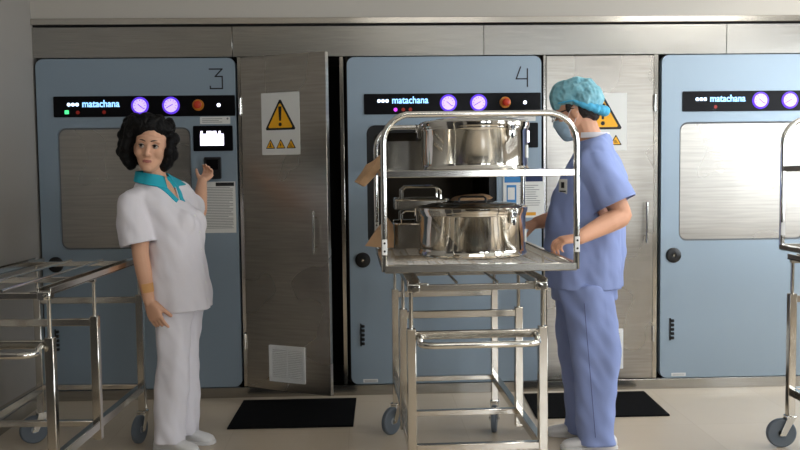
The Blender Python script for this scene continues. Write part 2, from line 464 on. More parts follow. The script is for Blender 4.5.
ster5 = make_sterilizer(PX[2], '5', False, 'closed blue-grey steam sterilizer at the right edge, right of the man')

# card reader under the screen of unit 3
cr = thing('card_reader', 'small black card reader on sterilizer 3 under the woman\'s raised hand', 'card reader', (-.912, 0, 1.41))
b = MB(); b.box((0, -.018, 0), (.100, .036, .132), .005); b.build('reader_case', M['black'], cr)
b = MB(); b.box((0, -.037, .02), (.07, .002, .06), 0); b.build('reader_face', M['black_gloss'], cr)

def sheet(name, label, cat, x, z, w, h, y=-.0025):
    o = thing(name, label, cat, (x, y, z))
    b = MB(); b.box((0, 0, 0), (w, .003, h)); b.build('sheet', M['paper'], o, False)
    return o
n3 = sheet('printed_notice', 'white sheet of small print fixed under the card reader of sterilizer 3', 'notice', -.880, 1.172, .195, .31)
b = MB(); b.span((-.02, -.0022, .128), (.09, -.0015, .150)); b.build('notice_heading', M['ink_dark'], n3, False)
b = MB()
for k in range(26):
    z = .118-.0098*k; b.span((-.082, -.0022, z), (.082-.05*random.random()*(k % 3 == 0), -.0015, z+.0030))
b.build('notice_print', M['ink'], n3, False)
n4 = sheet('printed_notice', 'white poster with blue header and picture fixed beside chamber of sterilizer 4', 'notice', .973, 1.215, .25, .262)
b = MB(); b.span((-.118, -.0022, .085), (-.02, -.0015, .122)); b.build('notice_heading', M['ink_blue'], n4, False)
b = MB(); b.span((-.02, -.0022, .09), (.118, -.0015, .122)); b.build('notice_heading', M['ink_navy'], n4, False)
b = MB(); b.span((-.105, -.0022, -.06), (-.045, -.0015, .07)); pic = b.build('notice_picture', M['ink_blue'], n4, False)
b = MB(); b.span((-.098, -.0030, -.02), (-.055, -.0021, .055)); b.build('picture_inset', M['paper'], pic, False)
b = MB()
for k in range(10): b.span((-.025, -.0022, .065-.0135*k), (.105-.05*random.random(), -.0015, .0685-.0135*k))
b.build('notice_print', M['ink'], n4, False)
b = MB(); b.span((.005, -.0022, -.118), (.075, -.0015, -.098)); b.build('notice_band', M['ink_orange'], n4, False)
b = MB(); b.span((-.105, -.0022, -.112), (-.02, -.0015, -.10)); b.build('notice_band', M['ink_dark'], n4, False)

def warning_sign(label, loc, rz, w, h):
    o = thing('warning_sign', label, 'sign', loc, rz, 'yellow triangle warning signs')
    b = MB(); b.prism(rrect(-w/2, -h/2, w/2, h/2, .004, 2), -.003, .0); b.build('sign_board', M['paper'], o, False)
    def rtri(cx, cz, s, y0, mat, name):
        pts = tri(cx, cz, s); out = []
        c = V((cx, cz))
        for i in range(3):
            p = V(pts[i]); a = V(pts[i-1])-p; d = V(pts[(i+1) % 3])-p; r = s*.05
            out += [tuple(p+a.normalized()*r), tuple(p+d.normalized()*r)]
        bb = MB(); bb.prism(out, y0-.0012, y0); return bb.build(name, mat, o, False)
    cz = .025*h/.36; s = .205*w/.25
    rtri(0, cz, s, -.003, M['ink_dark'], 'warning_triangle')
    rtri(0, cz, s*.80, -.0042, M['yellow'], 'triangle_field')
    b = MB(); k = s/.205
    b.prism([(-.011*k, cz+.072*k), (.011*k, cz+.072*k), (.006*k, cz-.008*k), (-.006*k, cz-.008*k)], -.0062, -.0054)
    b.disc((0, -.0054, cz-.028*k), .0105*k, .0008, 16); b.build('exclamation_mark', M['ink_dark'], o, False)
    z3 = -.125*h/.36
    for i, x in enumerate((-.068*k, 0, .068*k)):
        rtri(x, z3, .062*k, -.003, M['ink_dark'], 'small_triangle'); rtri(x, z3, .047*k, -.0042, M['yellow'], 'small_triangle_field')
        b = MB()
        if i == 0: b.span((x-.003, -.0062, z3-.006), (x+.003, -.0054, z3+.014)); b.span((x-.010, -.0062, z3-.009), (x+.010, -.0054, z3-.005))
        elif i == 1: b.prism([(x+.003, z3+.018), (x-.006, z3+.002), (x-.001, z3+.002), (x-.003, z3-.011), (x+.006, z3+.005), (x+.001, z3+.005)], -.0062, -.0054)
        else:
            for q in range(3): b.span((x-.011, -.0062, z3-.009+.007*q), (x+.011-.004*q, -.0054, z3-.006+.007*q))
        b.build('small_symbol', M['ink_dark'], o, False)
    return o
ca, sa = math.cos(ANG1), math.sin(ANG1)
def on_door(x, z, off=.0005): return (-.733+x*ca+off*sa, -.018+x*sa-off*ca, z)
warning_sign('white sign with yellow warning triangle on the ajar steel door', on_door(.275, 1.665), ANG1, .262, .365)
warning_sign('white sign with yellow warning triangle on the steel door behind the man', (1.46, -.0045, 1.665), 0, .30, .35)

# floor mats
def floor_mat_thing(label, x0, x1, y0, y1, sk):
    b = MB()
    vs = [(x0, y0), (x1, y0), (x1+sk, y1), (x0+sk, y1)]
    o = [V((x, y, .001)) for x, y in vs]+[V((x, y, .010)) for x, y in vs]
    b.add(o, [(3, 2, 1, 0), (4, 5, 6, 7), (0, 1, 5, 4), (1, 2, 6, 5), (2, 3, 7, 6), (3, 0, 4, 7)])
    return tag(b.build('floor_mat', M['mat'], None, False), label, 'mat', 'black floor mats')
floor_mat_thing('black rubber mat on the floor under the ajar steel door', -.760, -.080, -.685, -.10, .012)
floor_mat_thing('black rubber mat on the floor behind the man in blue scrubs', .935, 1.68, -.615, -.085, .02)

# ------------------------------------------------------------------ rest of the room, seen only as light and reflection
b = MB(); b.span((XL, -5.9, .01), (XL+.03, -4.33, 2.2), .004); b.span((XL, -4.31, .01), (XL+.03, -2.75, 2.2), .004)
struct(b.build('dark_reflection_slab', M['front_wall']))  # dark slabs added out of view to darken reflections in the steel
WX = ((-5.7, -4.1), (-3.3, -.9))      # window spans in y on the right wall
b = MB(); z0, z1 = .95, 2.45
ys = [YF]+[q for w in WX for q in w]+[.1]
for i in range(0, len(ys), 2): b.span((XR, ys[i], 0), (XR+.12, ys[i+1], H))
for y0, y1 in WX: b.span((XR, y0, 0), (XR+.12, y1, z0)); b.span((XR, y0, z1), (XR+.12, y1, H))
struct(b.build('wall_right', M['room_wall'], smooth=False))
for i, (y0, y1) in enumerate(WX):
    b = MB()
    for a, c in ((y0, y0+.05), ((y0+y1)/2-.025, (y0+y1)/2+.025), (y1-.05, y1)): b.span((XR+.03, a, z0), (XR+.08, c, z1))
    for a, c in ((z0, z0+.05), (z1-.05, z1)): b.span((XR+.03, y0, a), (XR+.08, y1, c))
    w = struct(b.build('window_%d' % (i+1), M['white_plastic'], smooth=False))
    MB().span((XR+.053, y0+.04, z0+.04), (XR+.057, y1-.04, z1-.04)).build('pane', M['pane'], w, False)
b = MB()
FX = ((1.5, 2.5), (3.0, 3.9)); z0, z1 = .9, 2.3
xs = [XL]+[q for w in FX for q in w]+[XR]
for i in range(0, len(xs), 2): b.span((xs[i], YF-.1, 0), (xs[i+1], YF, H))
for x0, x1 in FX: b.span((x0, YF-.1, 0), (x1, YF, z0)); b.span((x0, YF-.1, z1), (x1, YF, H))
struct(b.build('wall_front', M['front_wall'], smooth=False))
for i, (x0, x1) in enumerate(FX):
    b = MB()
    for a, c in ((x0, x0+.05), (x1-.05, x1)): b.span((a, YF-.07, z0), (c, YF-.03, z1))
    for a, c in ((z0, z0+.05), (z1-.05, z1)): b.span((x0, YF-.07, a), (x1, YF-.03, c))
    w = struct(b.build('window_%d' % (i+3), M['white_plastic'], smooth=False))
    MB().span((x0+.04, YF-.052, z0+.04), (x1-.04, YF-.048, z1-.04)).build('pane', M['pane'], w, False)
M['lamp'] = glow('lamp_diffuser', (255, 252, 246), 22.0)
M['lamp_dim'] = glow('dimmer_lamp_diffuser', (255, 252, 246), 5.0)
for i, (x, y) in enumerate(((3.0, -1.2), (3.0, -3.0), (.6, -3.4), (.55, -5.7))):
    t = thing('ceiling_light', 'long white ceiling light in the row %s' % ('along the right side' if x > 2 else 'over the middle of the room'), 'ceiling light', (x, y, H), 0, 'ceiling lights %s' % ('on the right' if x > 2 else 'in the middle'))
    b = MB(); frame_plate(b, rrect(-.62, -.17, .62, .17, .01, 2), rrect(-.6, -.15, .6, .15, .008, 2), -.0, .06)
    for k, p in enumerate(b.v): b.v[k] = V((p.x, p.z, -p.y))
    b.build('frame', M['white_plastic'], t, False)
    MB().span((-.6, -.15, -.045), (.6, .15, -.035)).build('diffuser', M['lamp' if x > 2 else 'lamp_dim'], t, False)
# ------------------------------------------------------------------ trolleys
def make_trolley(label, loc, rz):
    t = thing('transfer_trolley', label, 'trolley', loc, rz, 'stainless transfer trolleys')
    w, ys = .262, (-.585, -.085, .585)
    ST = M['steel_tube']; s = .036
    for y in ys:
        for sx in (-1, 1):
            z0 = .215 if y == ys[1] else .150
            b = MB(); b.span((sx*w-s/2, y-s/2, z0), (sx*w+s/2, y+s/2, .765), .003); b.build('leg', ST, t)
            b = MB(); b.tube([(sx*w, y, .76), (sx*w, y, .935)], .0085); b.build('riser_rod', M['chrome'], t)
    for sx in (-1, 1):
        b = MB(); b.span((sx*w-.016, ys[0], .262), (sx*w+.016, ys[2], .302), .003); b.build('lower_side_rail', ST, t)
        b = MB()                                              # channel shaped guide at the top
        x = sx*(w-.009)
        b.span((x-.026, ys[0]-.02, .930), (x+.026, ys[2]+.02, .938), .002)
        b.span((x-.026, ys[0]-.02, .930), (x-.020, ys[2]+.02, .958), .001); b.span((x+.020, ys[0]-.02, .930), (x+.026, ys[2]+.02, .958), .001)
        b.build('guide_rail', ST, t)
        b = MB(); b.tube([(x*.32, ys[0], .945), (x*.32, ys[2], .945)], .006); b.build('centre_rail', M['chrome'], t)
        b = MB(); b.box((x, ys[0]-.005, .928), (.05, .05, .032), .004); b.box((x-sx*.035, ys[0], .935), (.05, .02, .02), .003)
        b.tube([(x, ys[0]-.05, .925), (x, ys[0]+.03, .925)], .011); b.build('docking_clamp', M['chrome'], t)
    for y in ys:
        b = MB(); b.span((-w, y-.014, .274 if y != ys[0] else .268), (w, y+.014, .300), .003); b.build('lower_crossbar', ST, t)
        b = MB(); b.span((-w, y-.012, .722), (w, y+.012, .754), .003); b.build('upper_crossbar', ST, t)
        b = MB(); b.span((-w-.01, y-.011, .914), (w+.01, y+.011, .938), .002); b.build('top_crossbar', ST, t)
    y = ys[0]-.012                                              # bowed push handle
    b = MB(); pts = []
    hw = w-.030; d = .085
    pts += [(-hw, y, .735), (-hw, y-d*.45, .724)]
    for k in range(5):
        a = PI+PI/2*k/4; pts.append((-hw+.05+.05*math.cos(a), y-d*.5+.05*math.sin(a), .715))
    for k in range(5):
        a = 3*PI/2+PI/2*k/4; pts.append((hw-.05+.05*math.cos(a), y-d*.5+.05*math.sin(a), .715))
    pts += [(hw, y-d*.45, .724), (hw, y, .735)]
    b.tube(pts, .0125, 14); b.build('push_handle', M['chrome'], t)
    for y, sx in ((ys[0], -1), (ys[0], 1), (ys[2], -1), (ys[2], 1)): swivel(t, (sx*w, y))
    return t

def swivel(t, xy):
    b = MB(); P = lambda x, y, z: V((x, y, z))
    off = .042; r = .073
    b.tube([P(0, 0, .150), P(0, 0, .176)], .016); b.box(P(0, 0, .155), (.052, .046, .012), .003)
    for s in (-1, 1):
        b.add([P(-.020, s*.020, .152), P(.020, s*.020, .152), P(off+.015, s*.020, .062), P(off-.015, s*.020, .062),
               P(-.020, s*.024, .152), P(.020, s*.024, .152), P(off+.015, s*.024, .062), P(off-.015, s*.024, .062)],
              [(0, 1, 2, 3), (7, 6, 5, 4), (0, 4, 5, 1), (1, 5, 6, 2), (2, 6, 7, 3), (3, 7, 4, 0)])
    b.tube([P(off, -.028, r), P(off, .028, r)], .007)
    c = b.build('caster', M['chrome'], t, True, (xy[0], xy[1], 0))
    b = MB(); b.lathe([(.052, -.013), (r-.008, -.014), (r-.002, -.010), (r, 0), (r-.002, .010), (r-.008, .014), (.052, .013)], 36, (off, 0, r), 'y')
    b.build('tyre', M['rubber_grey'], c)
    b = MB(); b.lathe([(.008, -.013), (.018, -.013), (.021, -.008), (.044, -.008), (.053, -.013), (.053, .013), (.044, .008), (.021, .008), (.018, .013), (.008, .013)], 32, (off, 0, r), 'y')
    b.build('wheel_hub', M['hub_grey'], c)
def set_casters(t, angs):
    cs = [c for c in t.children if c.name.startswith('caster')]
    cs.sort(key=lambda c: (round(c.location.y, 2), c.location.x))
    for c, a in zip(cs, angs): c.rotation_euler = (0, 0, a)

tr_mid = make_trolley('wheeled steel trolley in the centre carrying the loaded rack', (.425, -1.385, 0), rad(1.2))
tr_left = dup(tr_mid, (-1.452, -1.42, 0), rad(-2.5), 'empty wheeled steel trolley beside the woman by the left wall')
tr_right = dup(tr_mid, (2.345, -1.785, 0), rad(.5), 'wheeled steel trolley under the empty rack at the right edge')

set_casters(tr_mid, (.8, 2.2, -2.3, -1.8)); set_casters(tr_left, (1, 2, -2.5, -1.75)); set_casters(tr_right, (1, 2, PI*.97, -2))

# ------------------------------------------------------------------ racks
RW, RL = .385, .565      # half width, half length
def make_rack(label, loc, rz):
    t = thing('loading_rack', label, 'rack', loc, rz, 'two-level steel loading racks')   # origin at tray underside
    def arch(y, name):
        r = .115; top = .628; p = [(-RW, y, .006), (-RW, y, top-r)]
        for k in range(1, 8):
            a = PI-PI/2*k/8; p.append((-RW+r+r*math.cos(a), y, top-r+r*math.sin(a)))
        for k in range(0, 8):
            a = PI/2-PI/2*k/8; p.append((RW-r+r*math.cos(a), y, top-r+r*math.sin(a)))
        p += [(RW, y, top-r), (RW, y, .006)]
        b = MB(); b.tube(p, .0125, 14); a_ = b.build(name, M['chrome'], t)
        for sx in (-1, 1):
            b = MB(); b.box((sx*RW, y-.0135, .105), (.020, .004, .062), .002); c = b.build('post_plate', M['white_plastic'], a_)
            b = MB()
            for dz in (-.016, .016): b.disc((sx*RW, y-.0155, .105+dz), .0045, .001, 12)
            b.build('plate_hole', M['ink_dark'], c, False)
    arch(-RL, 'front_arch'); arch(RL, 'rear_arch')
    b = MB()                                                # wire tray
    for y in (-RL, RL): b = MB(); b.span((-RW, y-.012, 0), (RW, y+.012, .032), .003); b.build('tray_end_bar', M['tray_steel'], t)
    for sx in (-1, 1):
        b = MB(); b.span((sx*RW-.012, -RL, .004), (sx*RW+.012, RL, .030), .003); b.build('tray_side_bar', M['steel_tube'], t)
    b = MB(); n = 23
    for i in range(1, n):
        y = -RL+2*RL*i/n; b.tube([(-RW, y, .022), (RW, y, .022)], .0021, 6)
    for i in range(1, 12):
        x = -RW+2*RW*i/12; b.tube([(x, -RL, .0175), (x, RL, .0175)], .0026, 6)
    b.build('wire_tray', M['steel_wire'], t)
    b = MB()
    b.span((-RW+.010, -RL+.010, .392), (RW-.010, RL-.010, .398))
    for sx in (-1, 1): b.span((sx*(RW-.004)-.008, -RL, .380), (sx*(RW-.004)+.008, RL, .406), .002)
    b.span((-RW, -RL-.008, .378), (RW, -RL+.010, .407), .003); b.span((-RW, RL-.01, .378), (RW, RL+.008, .407), .003)
    b.build('upper_shelf', M['steel_tube'], t)
    return t
TZ = .981
rk_mid = make_rack('two-level steel rack on the centre trolley, loaded with drums and trays', (.452, -1.365, TZ), rad(.8))
rk_right = dup(rk_mid, (2.388, -1.815, TZ), rad(.5), 'empty two-level steel rack cut off by the right edge')
TRAY, SHELF = TZ+.0255, TZ+.3985

# ------------------------------------------------------------------ sterilizing drums
def make_drum(label, loc, rz, h):
    t = thing('sterilizing_drum', label, 'drum', loc, rz, 'round steel sterilizing drums')
    R = .238
    b = MB(); b.lathe([(.02, .004), (R-.02, .004), (R-.006, 0), (R+.004, .004), (R+.006, .012), (R+.002, .020), (R-.001, .026), (R, .034), (R, h-.030), (R+.003, h-.026), (R+.003, h-.012), (R-.004, h-.010)], 96)
    b.build('drum_body', M['drum'], t)
    b = MB(); b.lathe([(R-.012, h-.016), (R+.007, h-.014), (R+.009, h-.006), (R+.009, h+.008), (R+.004, h+.014), (R-.012, h+.018), (R-.03, h+.018), (R-.04, h+.024), (R-.11, h+.032), (.03, h+.036), (0, h+.036)], 96)
    b.build('lid', M['drum'], t)
    for k, a in enumerate((rad(-52), rad(178), rad(64))):
        ca, sa = math.cos(a), math.sin(a); R3 = Matrix.Rotation(a, 3, 'Z')
        def P(x, y, z): return R3 @ V((x, y, z))
        b = MB(); b.box(P(R+.008, 0, h-.030), (.014, .036, .050), .003, R3)
        b.tube([P(R+.018, -.018, h+.004), P(R+.022, 0, h+.006), P(R+.018, .018, h+.004), P(R+.018, .014, h-.026), P(R+.020, 0, h-.032), P(R+.018, -.014, h-.026)], .0035, 8, 0, True)
        l = b.build('latch', M['chrome'], t)
        b = MB(); b.box(P(R+.017, 0, h-.022), (.010, .024, .026), .004, R3); b.tube([P(R+.016, 0, h-.040), P(R+.016, 0, h-.064)], .005, 8)
        b.build('latch_lever', M['black'], l)
    b = MB(); pts = [(-.06, -.01, h+.036), (-.06, -.01, h+.046), (-.05, -.01, h+.054), (.05, -.01, h+.054), (.06, -.01, h+.046), (.06, -.01, h+.036)]
    b.tube(pts, .005, 8); b.box((0, -.01, h+.035), (.16, .03, .003)); b.build('lid_handle', M['black'], t)
    a = rad(-14); R3 = Matrix.Rotation(a, 3, 'Z'); b = MB()
    b.box(R3 @ V((R+.001, 0, .085)), (.003, .045, .055), 0, R3); b.build('drum_label', M['paper'], t, False)
    return t
dm1 = make_drum('round polished steel drum on the wire tray, lower of the two drums', (.482, -1.455, TRAY), rad(0), .205)
dm2 = dup(dm1, (.492, -1.455, SHELF), rad(-5), 'round polished steel drum on the upper shelf of the rack')

# ------------------------------------------------------------------ boxes, trays and paper packs
def instrument_box(label, loc, w, d, h, rz=0.):
    t = thing('instrument_box', label, 'instrument box', loc, rz, 'rectangular steel instrument boxes')
    b = MB(); frame_plate(b, rrect(-w/2, -d/2, w/2, d/2, .02, 4), rrect(-w/2+.004, -d/2+.004, w/2-.004, d/2-.004, .017, 4), 0, 1)
    b.v = [V((p.x, p.z, p.y*h)) for p in b.v]; b.span((-w/2+.004, -d/2+.004, 0), (w/2-.004, d/2-.004, .004))
    b.build('box_body', M['tray_steel'], t)
    b = MB(); b.prism(rrect(-w/2-.006, -d/2-.006, w/2+.006, d/2+.006, .022, 4), 0, 1)
    b.v = [V((p.x, p.z, h-.012+.020*p.y)) for p in b.v]; b.build('box_lid', M['tray_steel'], t)
    return t
instrument_box('steel box with lid on the upper shelf, left of the upper drum', (.217, -1.10, SHELF), .25, .32, .135)
def wire_basket(label, loc, w, d, h):
    t = thing('instrument_tray', label, 'instrument tray', loc, 0, 'steel instrument trays stacked beside the lower drum')
    b = MB(); frame_plate(b, rrect(-w/2, -d/2, w/2, d/2, .02, 4), rrect(-w/2+.003, -d/2+.003, w/2-.003, d/2-.003, .018, 4), 0, 1)
    b.v = [V((p.x, p.z, p.y*h)) for p in b.v]; b.span((-w/2+.003, -d/2+.003, 0), (w/2-.003, d/2-.003, .003))
    b.build('tray_pan', M['tray_steel'], t)
    b = MB(); b.tube([(p[0]*1.005, p[1]*1.005, h) for p in rrect(-w/2, -d/2, w/2, d/2, .02, 4)], .005, 8, 0, True); b.build('tray_rim', M['chrome'], t)
    for s in (-1, 1):
        y = s*(d/2-.02); b = MB(); hw = w*.36
        b.tube([(-hw, y, h-.01), (-hw, y, h+.045), (-hw+.02, y, h+.062), (hw-.02, y, h+.062), (hw, y, h+.045), (hw, y, h-.01)], .0055, 8)
        b.build('bail_handle', M['chrome'], t)
    return t
wire_basket('handled steel tray on the wire tray, lower of two left of the lower drum', (.275, -.985, TRAY), .27, .30, .120)
wire_basket('shallow handled steel tray, upper of two left of the lower drum', (.275, -.985, TRAY+.190), .26, .29, .045)
instrument_box('steel box behind the lower drum, under a brown paper packet', (.575, -1.00, TRAY), .27, .34, .200)

def pillow_pack(name, label, cat, loc, size, rot, group, seed):
    w, d, h = size; n = 18
    b = MB(); rnd = random.Random(seed); ph = rnd.random()*9
    def zz(u, v, s):
        e = max(0, (1-abs(u)**3.5))*max(0, (1-abs(v)**3.5))
        return s*h*.5*e**.5+.006*noise.noise((u*2.4+ph, v*2.4, s*3.0))
    top = [[b_ for b_ in range(n+1)] for a_ in range(n+1)]
    vs = []; idx = {}
    for s in (1, -1):
        for i in range(n+1):
            for j in range(n+1):
                u = 2*i/n-1; v = 2*j/n-1
                edge = i in (0, n) or j in (0, n)
                if edge and s == -1: idx[(s, i, j)] = idx[(1, i, j)]; continue
                idx[(s, i, j)] = len(vs); vs.append(V((u*w/2, v*d/2, zz(u, v, s) if not edge else .004*noise.noise((u*3+ph, v*3, 0)))))
    fs = []
    for s in (1, -1):
        for i in range(n):
            for j in range(n):
                q = [idx[(s, i, j)], idx[(s, i+1, j)], idx[(s, i+1, j+1)], idx[(s, i, j+1)]]
                fs.append(q if s == 1 else q[::-1])
    b.add([rot @ p for p in vs], fs)
    o = b.build(name, M['kraft'], None, True, loc); return tag(o, label, cat, group)
def E3(x, y, z):
    from mathutils import Euler
    return Euler((rad(x), rad(y), rad(z))).to_matrix()
GP = 'brown paper sterilization packets'
pillow_pack('paper_packet', 'brown paper packet lying on the steel box behind the lower drum', 'paper packet', (.525, -1.06, TRAY+.200+.036), (.19, .11, .040), E3(0, -4, 12), GP, 3)

def bag(label, loc, pts, seed):
    # faceted wrapped paper pack: hull of a few corner points, subdivided and crumpled
    bm = bmesh.new()
    for p in pts: bm.verts.new(p)
    r = bmesh.ops.convex_hull(bm, input=bm.verts[:])
    for v in [v for v in bm.verts if not v.link_faces]: bm.verts.remove(v)
    bmesh.ops.triangulate(bm, faces=bm.faces[:])
    bmesh.ops.subdivide_edges(bm, edges=bm.edges[:], cuts=5, use_grid_fill=True)
    bm.normal_update()
    for v in bm.verts:
        v.co += v.normal*.008*noise.noise(v.co*16+V((seed, 0, 0)))
    b = MB().bm(bm); o = b.build('paper_packet', M['kraft'], None, True, loc)
    return tag(o, label, 'paper packet', GP)
# pack hanging over the left edge of the upper shelf
bag('brown paper packet sticking out over the left edge of the upper shelf', (.075, -1.20, SHELF),
    [(.008, -.02, .022), (.008, .10, .022), (.006, .0, .085), (.006, .09, .075), (-.035, -.03, .028), (-.04, .08, .025), (-.055, -.04, -.012),
     (-.105, -.035, -.050), (-.125, .04, -.045), (-.075, -.04, -.066), (-.085, .05, -.068), (-.065, .06, .035), (-.028, -.03, .016)], 1.3)
# slumped pack on the wire tray
bag('crumpled brown paper packet on the left edge of the wire tray', (.075, -1.16, TRAY),
    [(-.078, -.07, .024), (-.070, .06, .024), (-.02, -.05, .095), (-.01, .06, .105), (.025, -.05, .150), (.028, .03, .155), (.060, -.04, .120), (.055, .02, .120), (.058, -.08, .016), (.055, .03, .016), (-.03, -.08, .016), (-.03, .08, .016), (.06, -.02, .07)], 5.1)
# ------------------------------------------------------------------ people
import numpy as np
def frame(x, z):                     # 3x3 with local +x = x, +z ~ z
    x = V(x).normalized(); z = V(z); y = z.cross(x).normalized(); z = x.cross(y).normalized()
    return Matrix((x, y, z)).transposed()
def sring(c, a, bq, ex, ey, n=28, p=2.3):  # superellipse ring: half-size a along ex, bq along ey
    out = []
    for k in range(n):
        t = 2*PI*k/n; ct, st = math.cos(t), math.sin(t)
        out.append(V(c)+ex*(a*math.copysign(abs(ct)**(2/p), ct))+ey*(bq*math.copysign(abs(st)**(2/p), st)))
    return out
class Body(MB):
    def loft(self, rows, ex=None, ey=None, n=28, p=2.3):   # rows: (centre, a, b[, ex, ey])
        R = []
        for row in rows:
            e1 = row[3] if len(row) > 3 else ex; e2 = row[4] if len(row) > 4 else ey
            R.append(sring(row[0], row[1], row[2], e1, e2, n, p))
        return self.rings(R)
    def limb(self, pts, rs, n=16, end=True):                  # round tapering limb with ball ends, densified
        P = [V(p) for p in pts]; Q = []; S = []
        for i in range(len(P)-1):
            for k in range(6):
                t = k/6; p0 = P[max(i-1, 0)]; p3 = P[min(i+2, len(P)-1)]
                a, b2 = P[i], P[i+1]
                # Catmull-Rom softened towards the straight bone
                cr = .5*((2*a)+(-p0+b2)*t+(2*p0-5*a+4*b2-p3)*t*t+(-p0+3*a-3*b2+p3)*t**3)
                Q.append(cr*.5+(a+(b2-a)*t)*.5); S.append(rs[i]+(rs[i+1]-rs[i])*t)
        Q.append(P[-1]); S.append(rs[-1])
        self.tube(Q, S, n)
        self.ell(Q[0], (S[0],)*3, None, 12); end and self.ell(Q[-1], (S[-1],)*3, None, 12)
        return self
    def chain(self, pts, rs, n=10):
        for i in range(len(pts)-1):
            self.tube([pts[i], pts[i+1]], [rs[i], rs[i+1]], n)
        for p, r in zip(pts, rs): self.ell(p, (r, r, r), None, 10)
        return self
    def fuse(self, voxel, smooth=3, factor=.5):
        me = bpy.data.meshes.new('tmp'); me.from_pydata([tuple(p) for p in self.v], [], self.f)
        bm = bmesh.new(); bm.from_mesh(me)
        # orient every shell outwards
        bmesh.ops.recalc_face_normals(bm, faces=bm.faces); bm.to_mesh(me); bm.free()
        o = bpy.data.objects.new('tmp', me); C.objects.link(o)
        md = o.modifiers.new('r', 'REMESH'); md.mode = 'VOXEL'; md.voxel_size = voxel; md.adaptivity = 0
        if smooth:
            sm = o.modifiers.new('s', 'SMOOTH'); sm.factor = factor; sm.iterations = smooth
        dg = bpy.context.evaluated_depsgraph_get(); dg.update()
        out = bpy.data.meshes.new_from_object(o.evaluated_get(dg))
        bpy.data.objects.remove(o); bpy.data.meshes.remove(me)
        return out
def verts_of(me):
    a = np.empty(len(me.vertices)*3); me.vertices.foreach_get('co', a); return a.reshape(-1, 3)
def set_verts(me, a): me.vertices.foreach_set('co', a.ravel()); me.update()
def fabric(me, amp, scale, seed, stretch=(1, 1, .35), amp2=0., scale2=30):
    a = verts_of(me); n = np.empty(len(me.vertices)*3); me.vertices.foreach_get('normal', n); n = n.reshape(-1, 3)
    d = np.array([amp*noise.noise((p[0]*scale*stretch[0]+seed, p[1]*scale*stretch[1], p[2]*scale*stretch[2])) +
                  amp2*noise.noise((p[0]*scale2+p[2]*9, p[1]*scale2, p[2]*scale2*.5+seed)) for p in a])
    set_verts(me, a+n*d[:, None])
def cut(me, planes):                 # planes: (point, outward normal, radius) opens the garment there
    bm = bmesh.new(); bm.from_mesh(me); dead = set()
    for p, nrm, R in planes:
        p = V(p); nrm = V(nrm).normalized()
        for f in bm.faces:
            c = f.calc_center_median()
            if (c-p).dot(nrm) > -.006 and (c-p).length < R and f.normal.dot(nrm) > .35: dead.add(f)
    bmesh.ops.delete(bm, geom=list(dead), context='FACES')
    rim = {v for e in bm.edges if e.is_boundary for v in e.verts}
    for p, nrm, R in planes:                 # straighten each hem
        p = V(p); nrm = V(nrm).normalized()
        for v in rim:
            t = (v.co-p).dot(nrm)
            if abs(t) < .04 and (v.co-p).length < R*1.1: v.co -= nrm*(t+.004)
    bm.to_mesh(me); bm.free()
def finish(name, me, mats, parent, thick=0.):
    me.name = name
    me.materials.clear()
    for m in (mats if isinstance(mats, (list, tuple)) else [mats]): me.materials.append(m)
    me.transform(Matrix.Translation(-parent.location))
    me.polygons.foreach_set('use_smooth', [True]*len(me.polygons))
    o = bpy.data.objects.new(name, me); C.objects.link(o); o.parent = parent
    if thick:
        md = o.modifiers.new('cloth', 'SOLIDIFY'); md.thickness = thick; md.offset = -1
    return o
def part(b, name, mat, parent, smooth=True):
    b.v = [p-parent.location for p in b.v]; return b.build(name, mat, parent, smooth)

def hand(B, wrist, D, N, side, s=1., curls=(20, 30, 20), spread=1., thumb=(40, 20), fore=None):
    """wrist point, D finger direction, N palm-facing direction, side=+1 thumb along D x N."""
    D = V(D).normalized(); N = V(N); N = (N-D*N.dot(D)).normalized(); T = D.cross(N)*side
    wrist = V(wrist)
    P = lambda d, t, n: wrist+s*(D*d+T*t+N*n)
    rows = []
    for d, a, h in ((-.01, .025, .019), (.01, .028, .017), (.035, .036, .016), (.06, .041, .0145), (.082, .040, .0125), (.09, .036, .009)):
        rows.append((P(d, .001, 0), a*s, h*s))
    B.loft(rows, T, N, 18, 2.6)
    fr = [(.030, .068, .0088), (.0105, .076, .0090), (-.0095, .070, .0086), (-.0275, .055, .0076)]
    for i, (t, L, r_) in enumerate(fr):
        p = P(.078, t, 0); fan = (t*3.2)*spread*.22
        d = (D+T*fan).normalized(); ang = 0; pts = [p]; rs = [r_*s*1.06]
        for k, (fl, c0) in enumerate(zip((.46, .30, .24), curls)):
            ang += rad(c0*(1+.12*i))
            dd = d*math.cos(ang)+N*math.sin(ang)
            p = p+dd*(L*fl*s*1.08); pts.append(p); rs.append(r_*s*(.97-.10*k))
        B.chain(pts, rs)
    a0, a1 = rad(thumb[0]), rad(thumb[1])
    p = P(.022, .026, .004); pts = [p]; rs = [.0135*s]
    d = (D*math.cos(a0)+T*math.sin(a0)+N*.25).normalized()
    for k, (L, r_) in enumerate(((.034, .0115), (.030, .0102), (.024, .0085))):
        p = p+d*L*s; pts.append(p); rs.append(r_*s)
        d = (d+(D*.5+N*.5)*math.sin(a1)).normalized()
    B.chain(pts, rs)

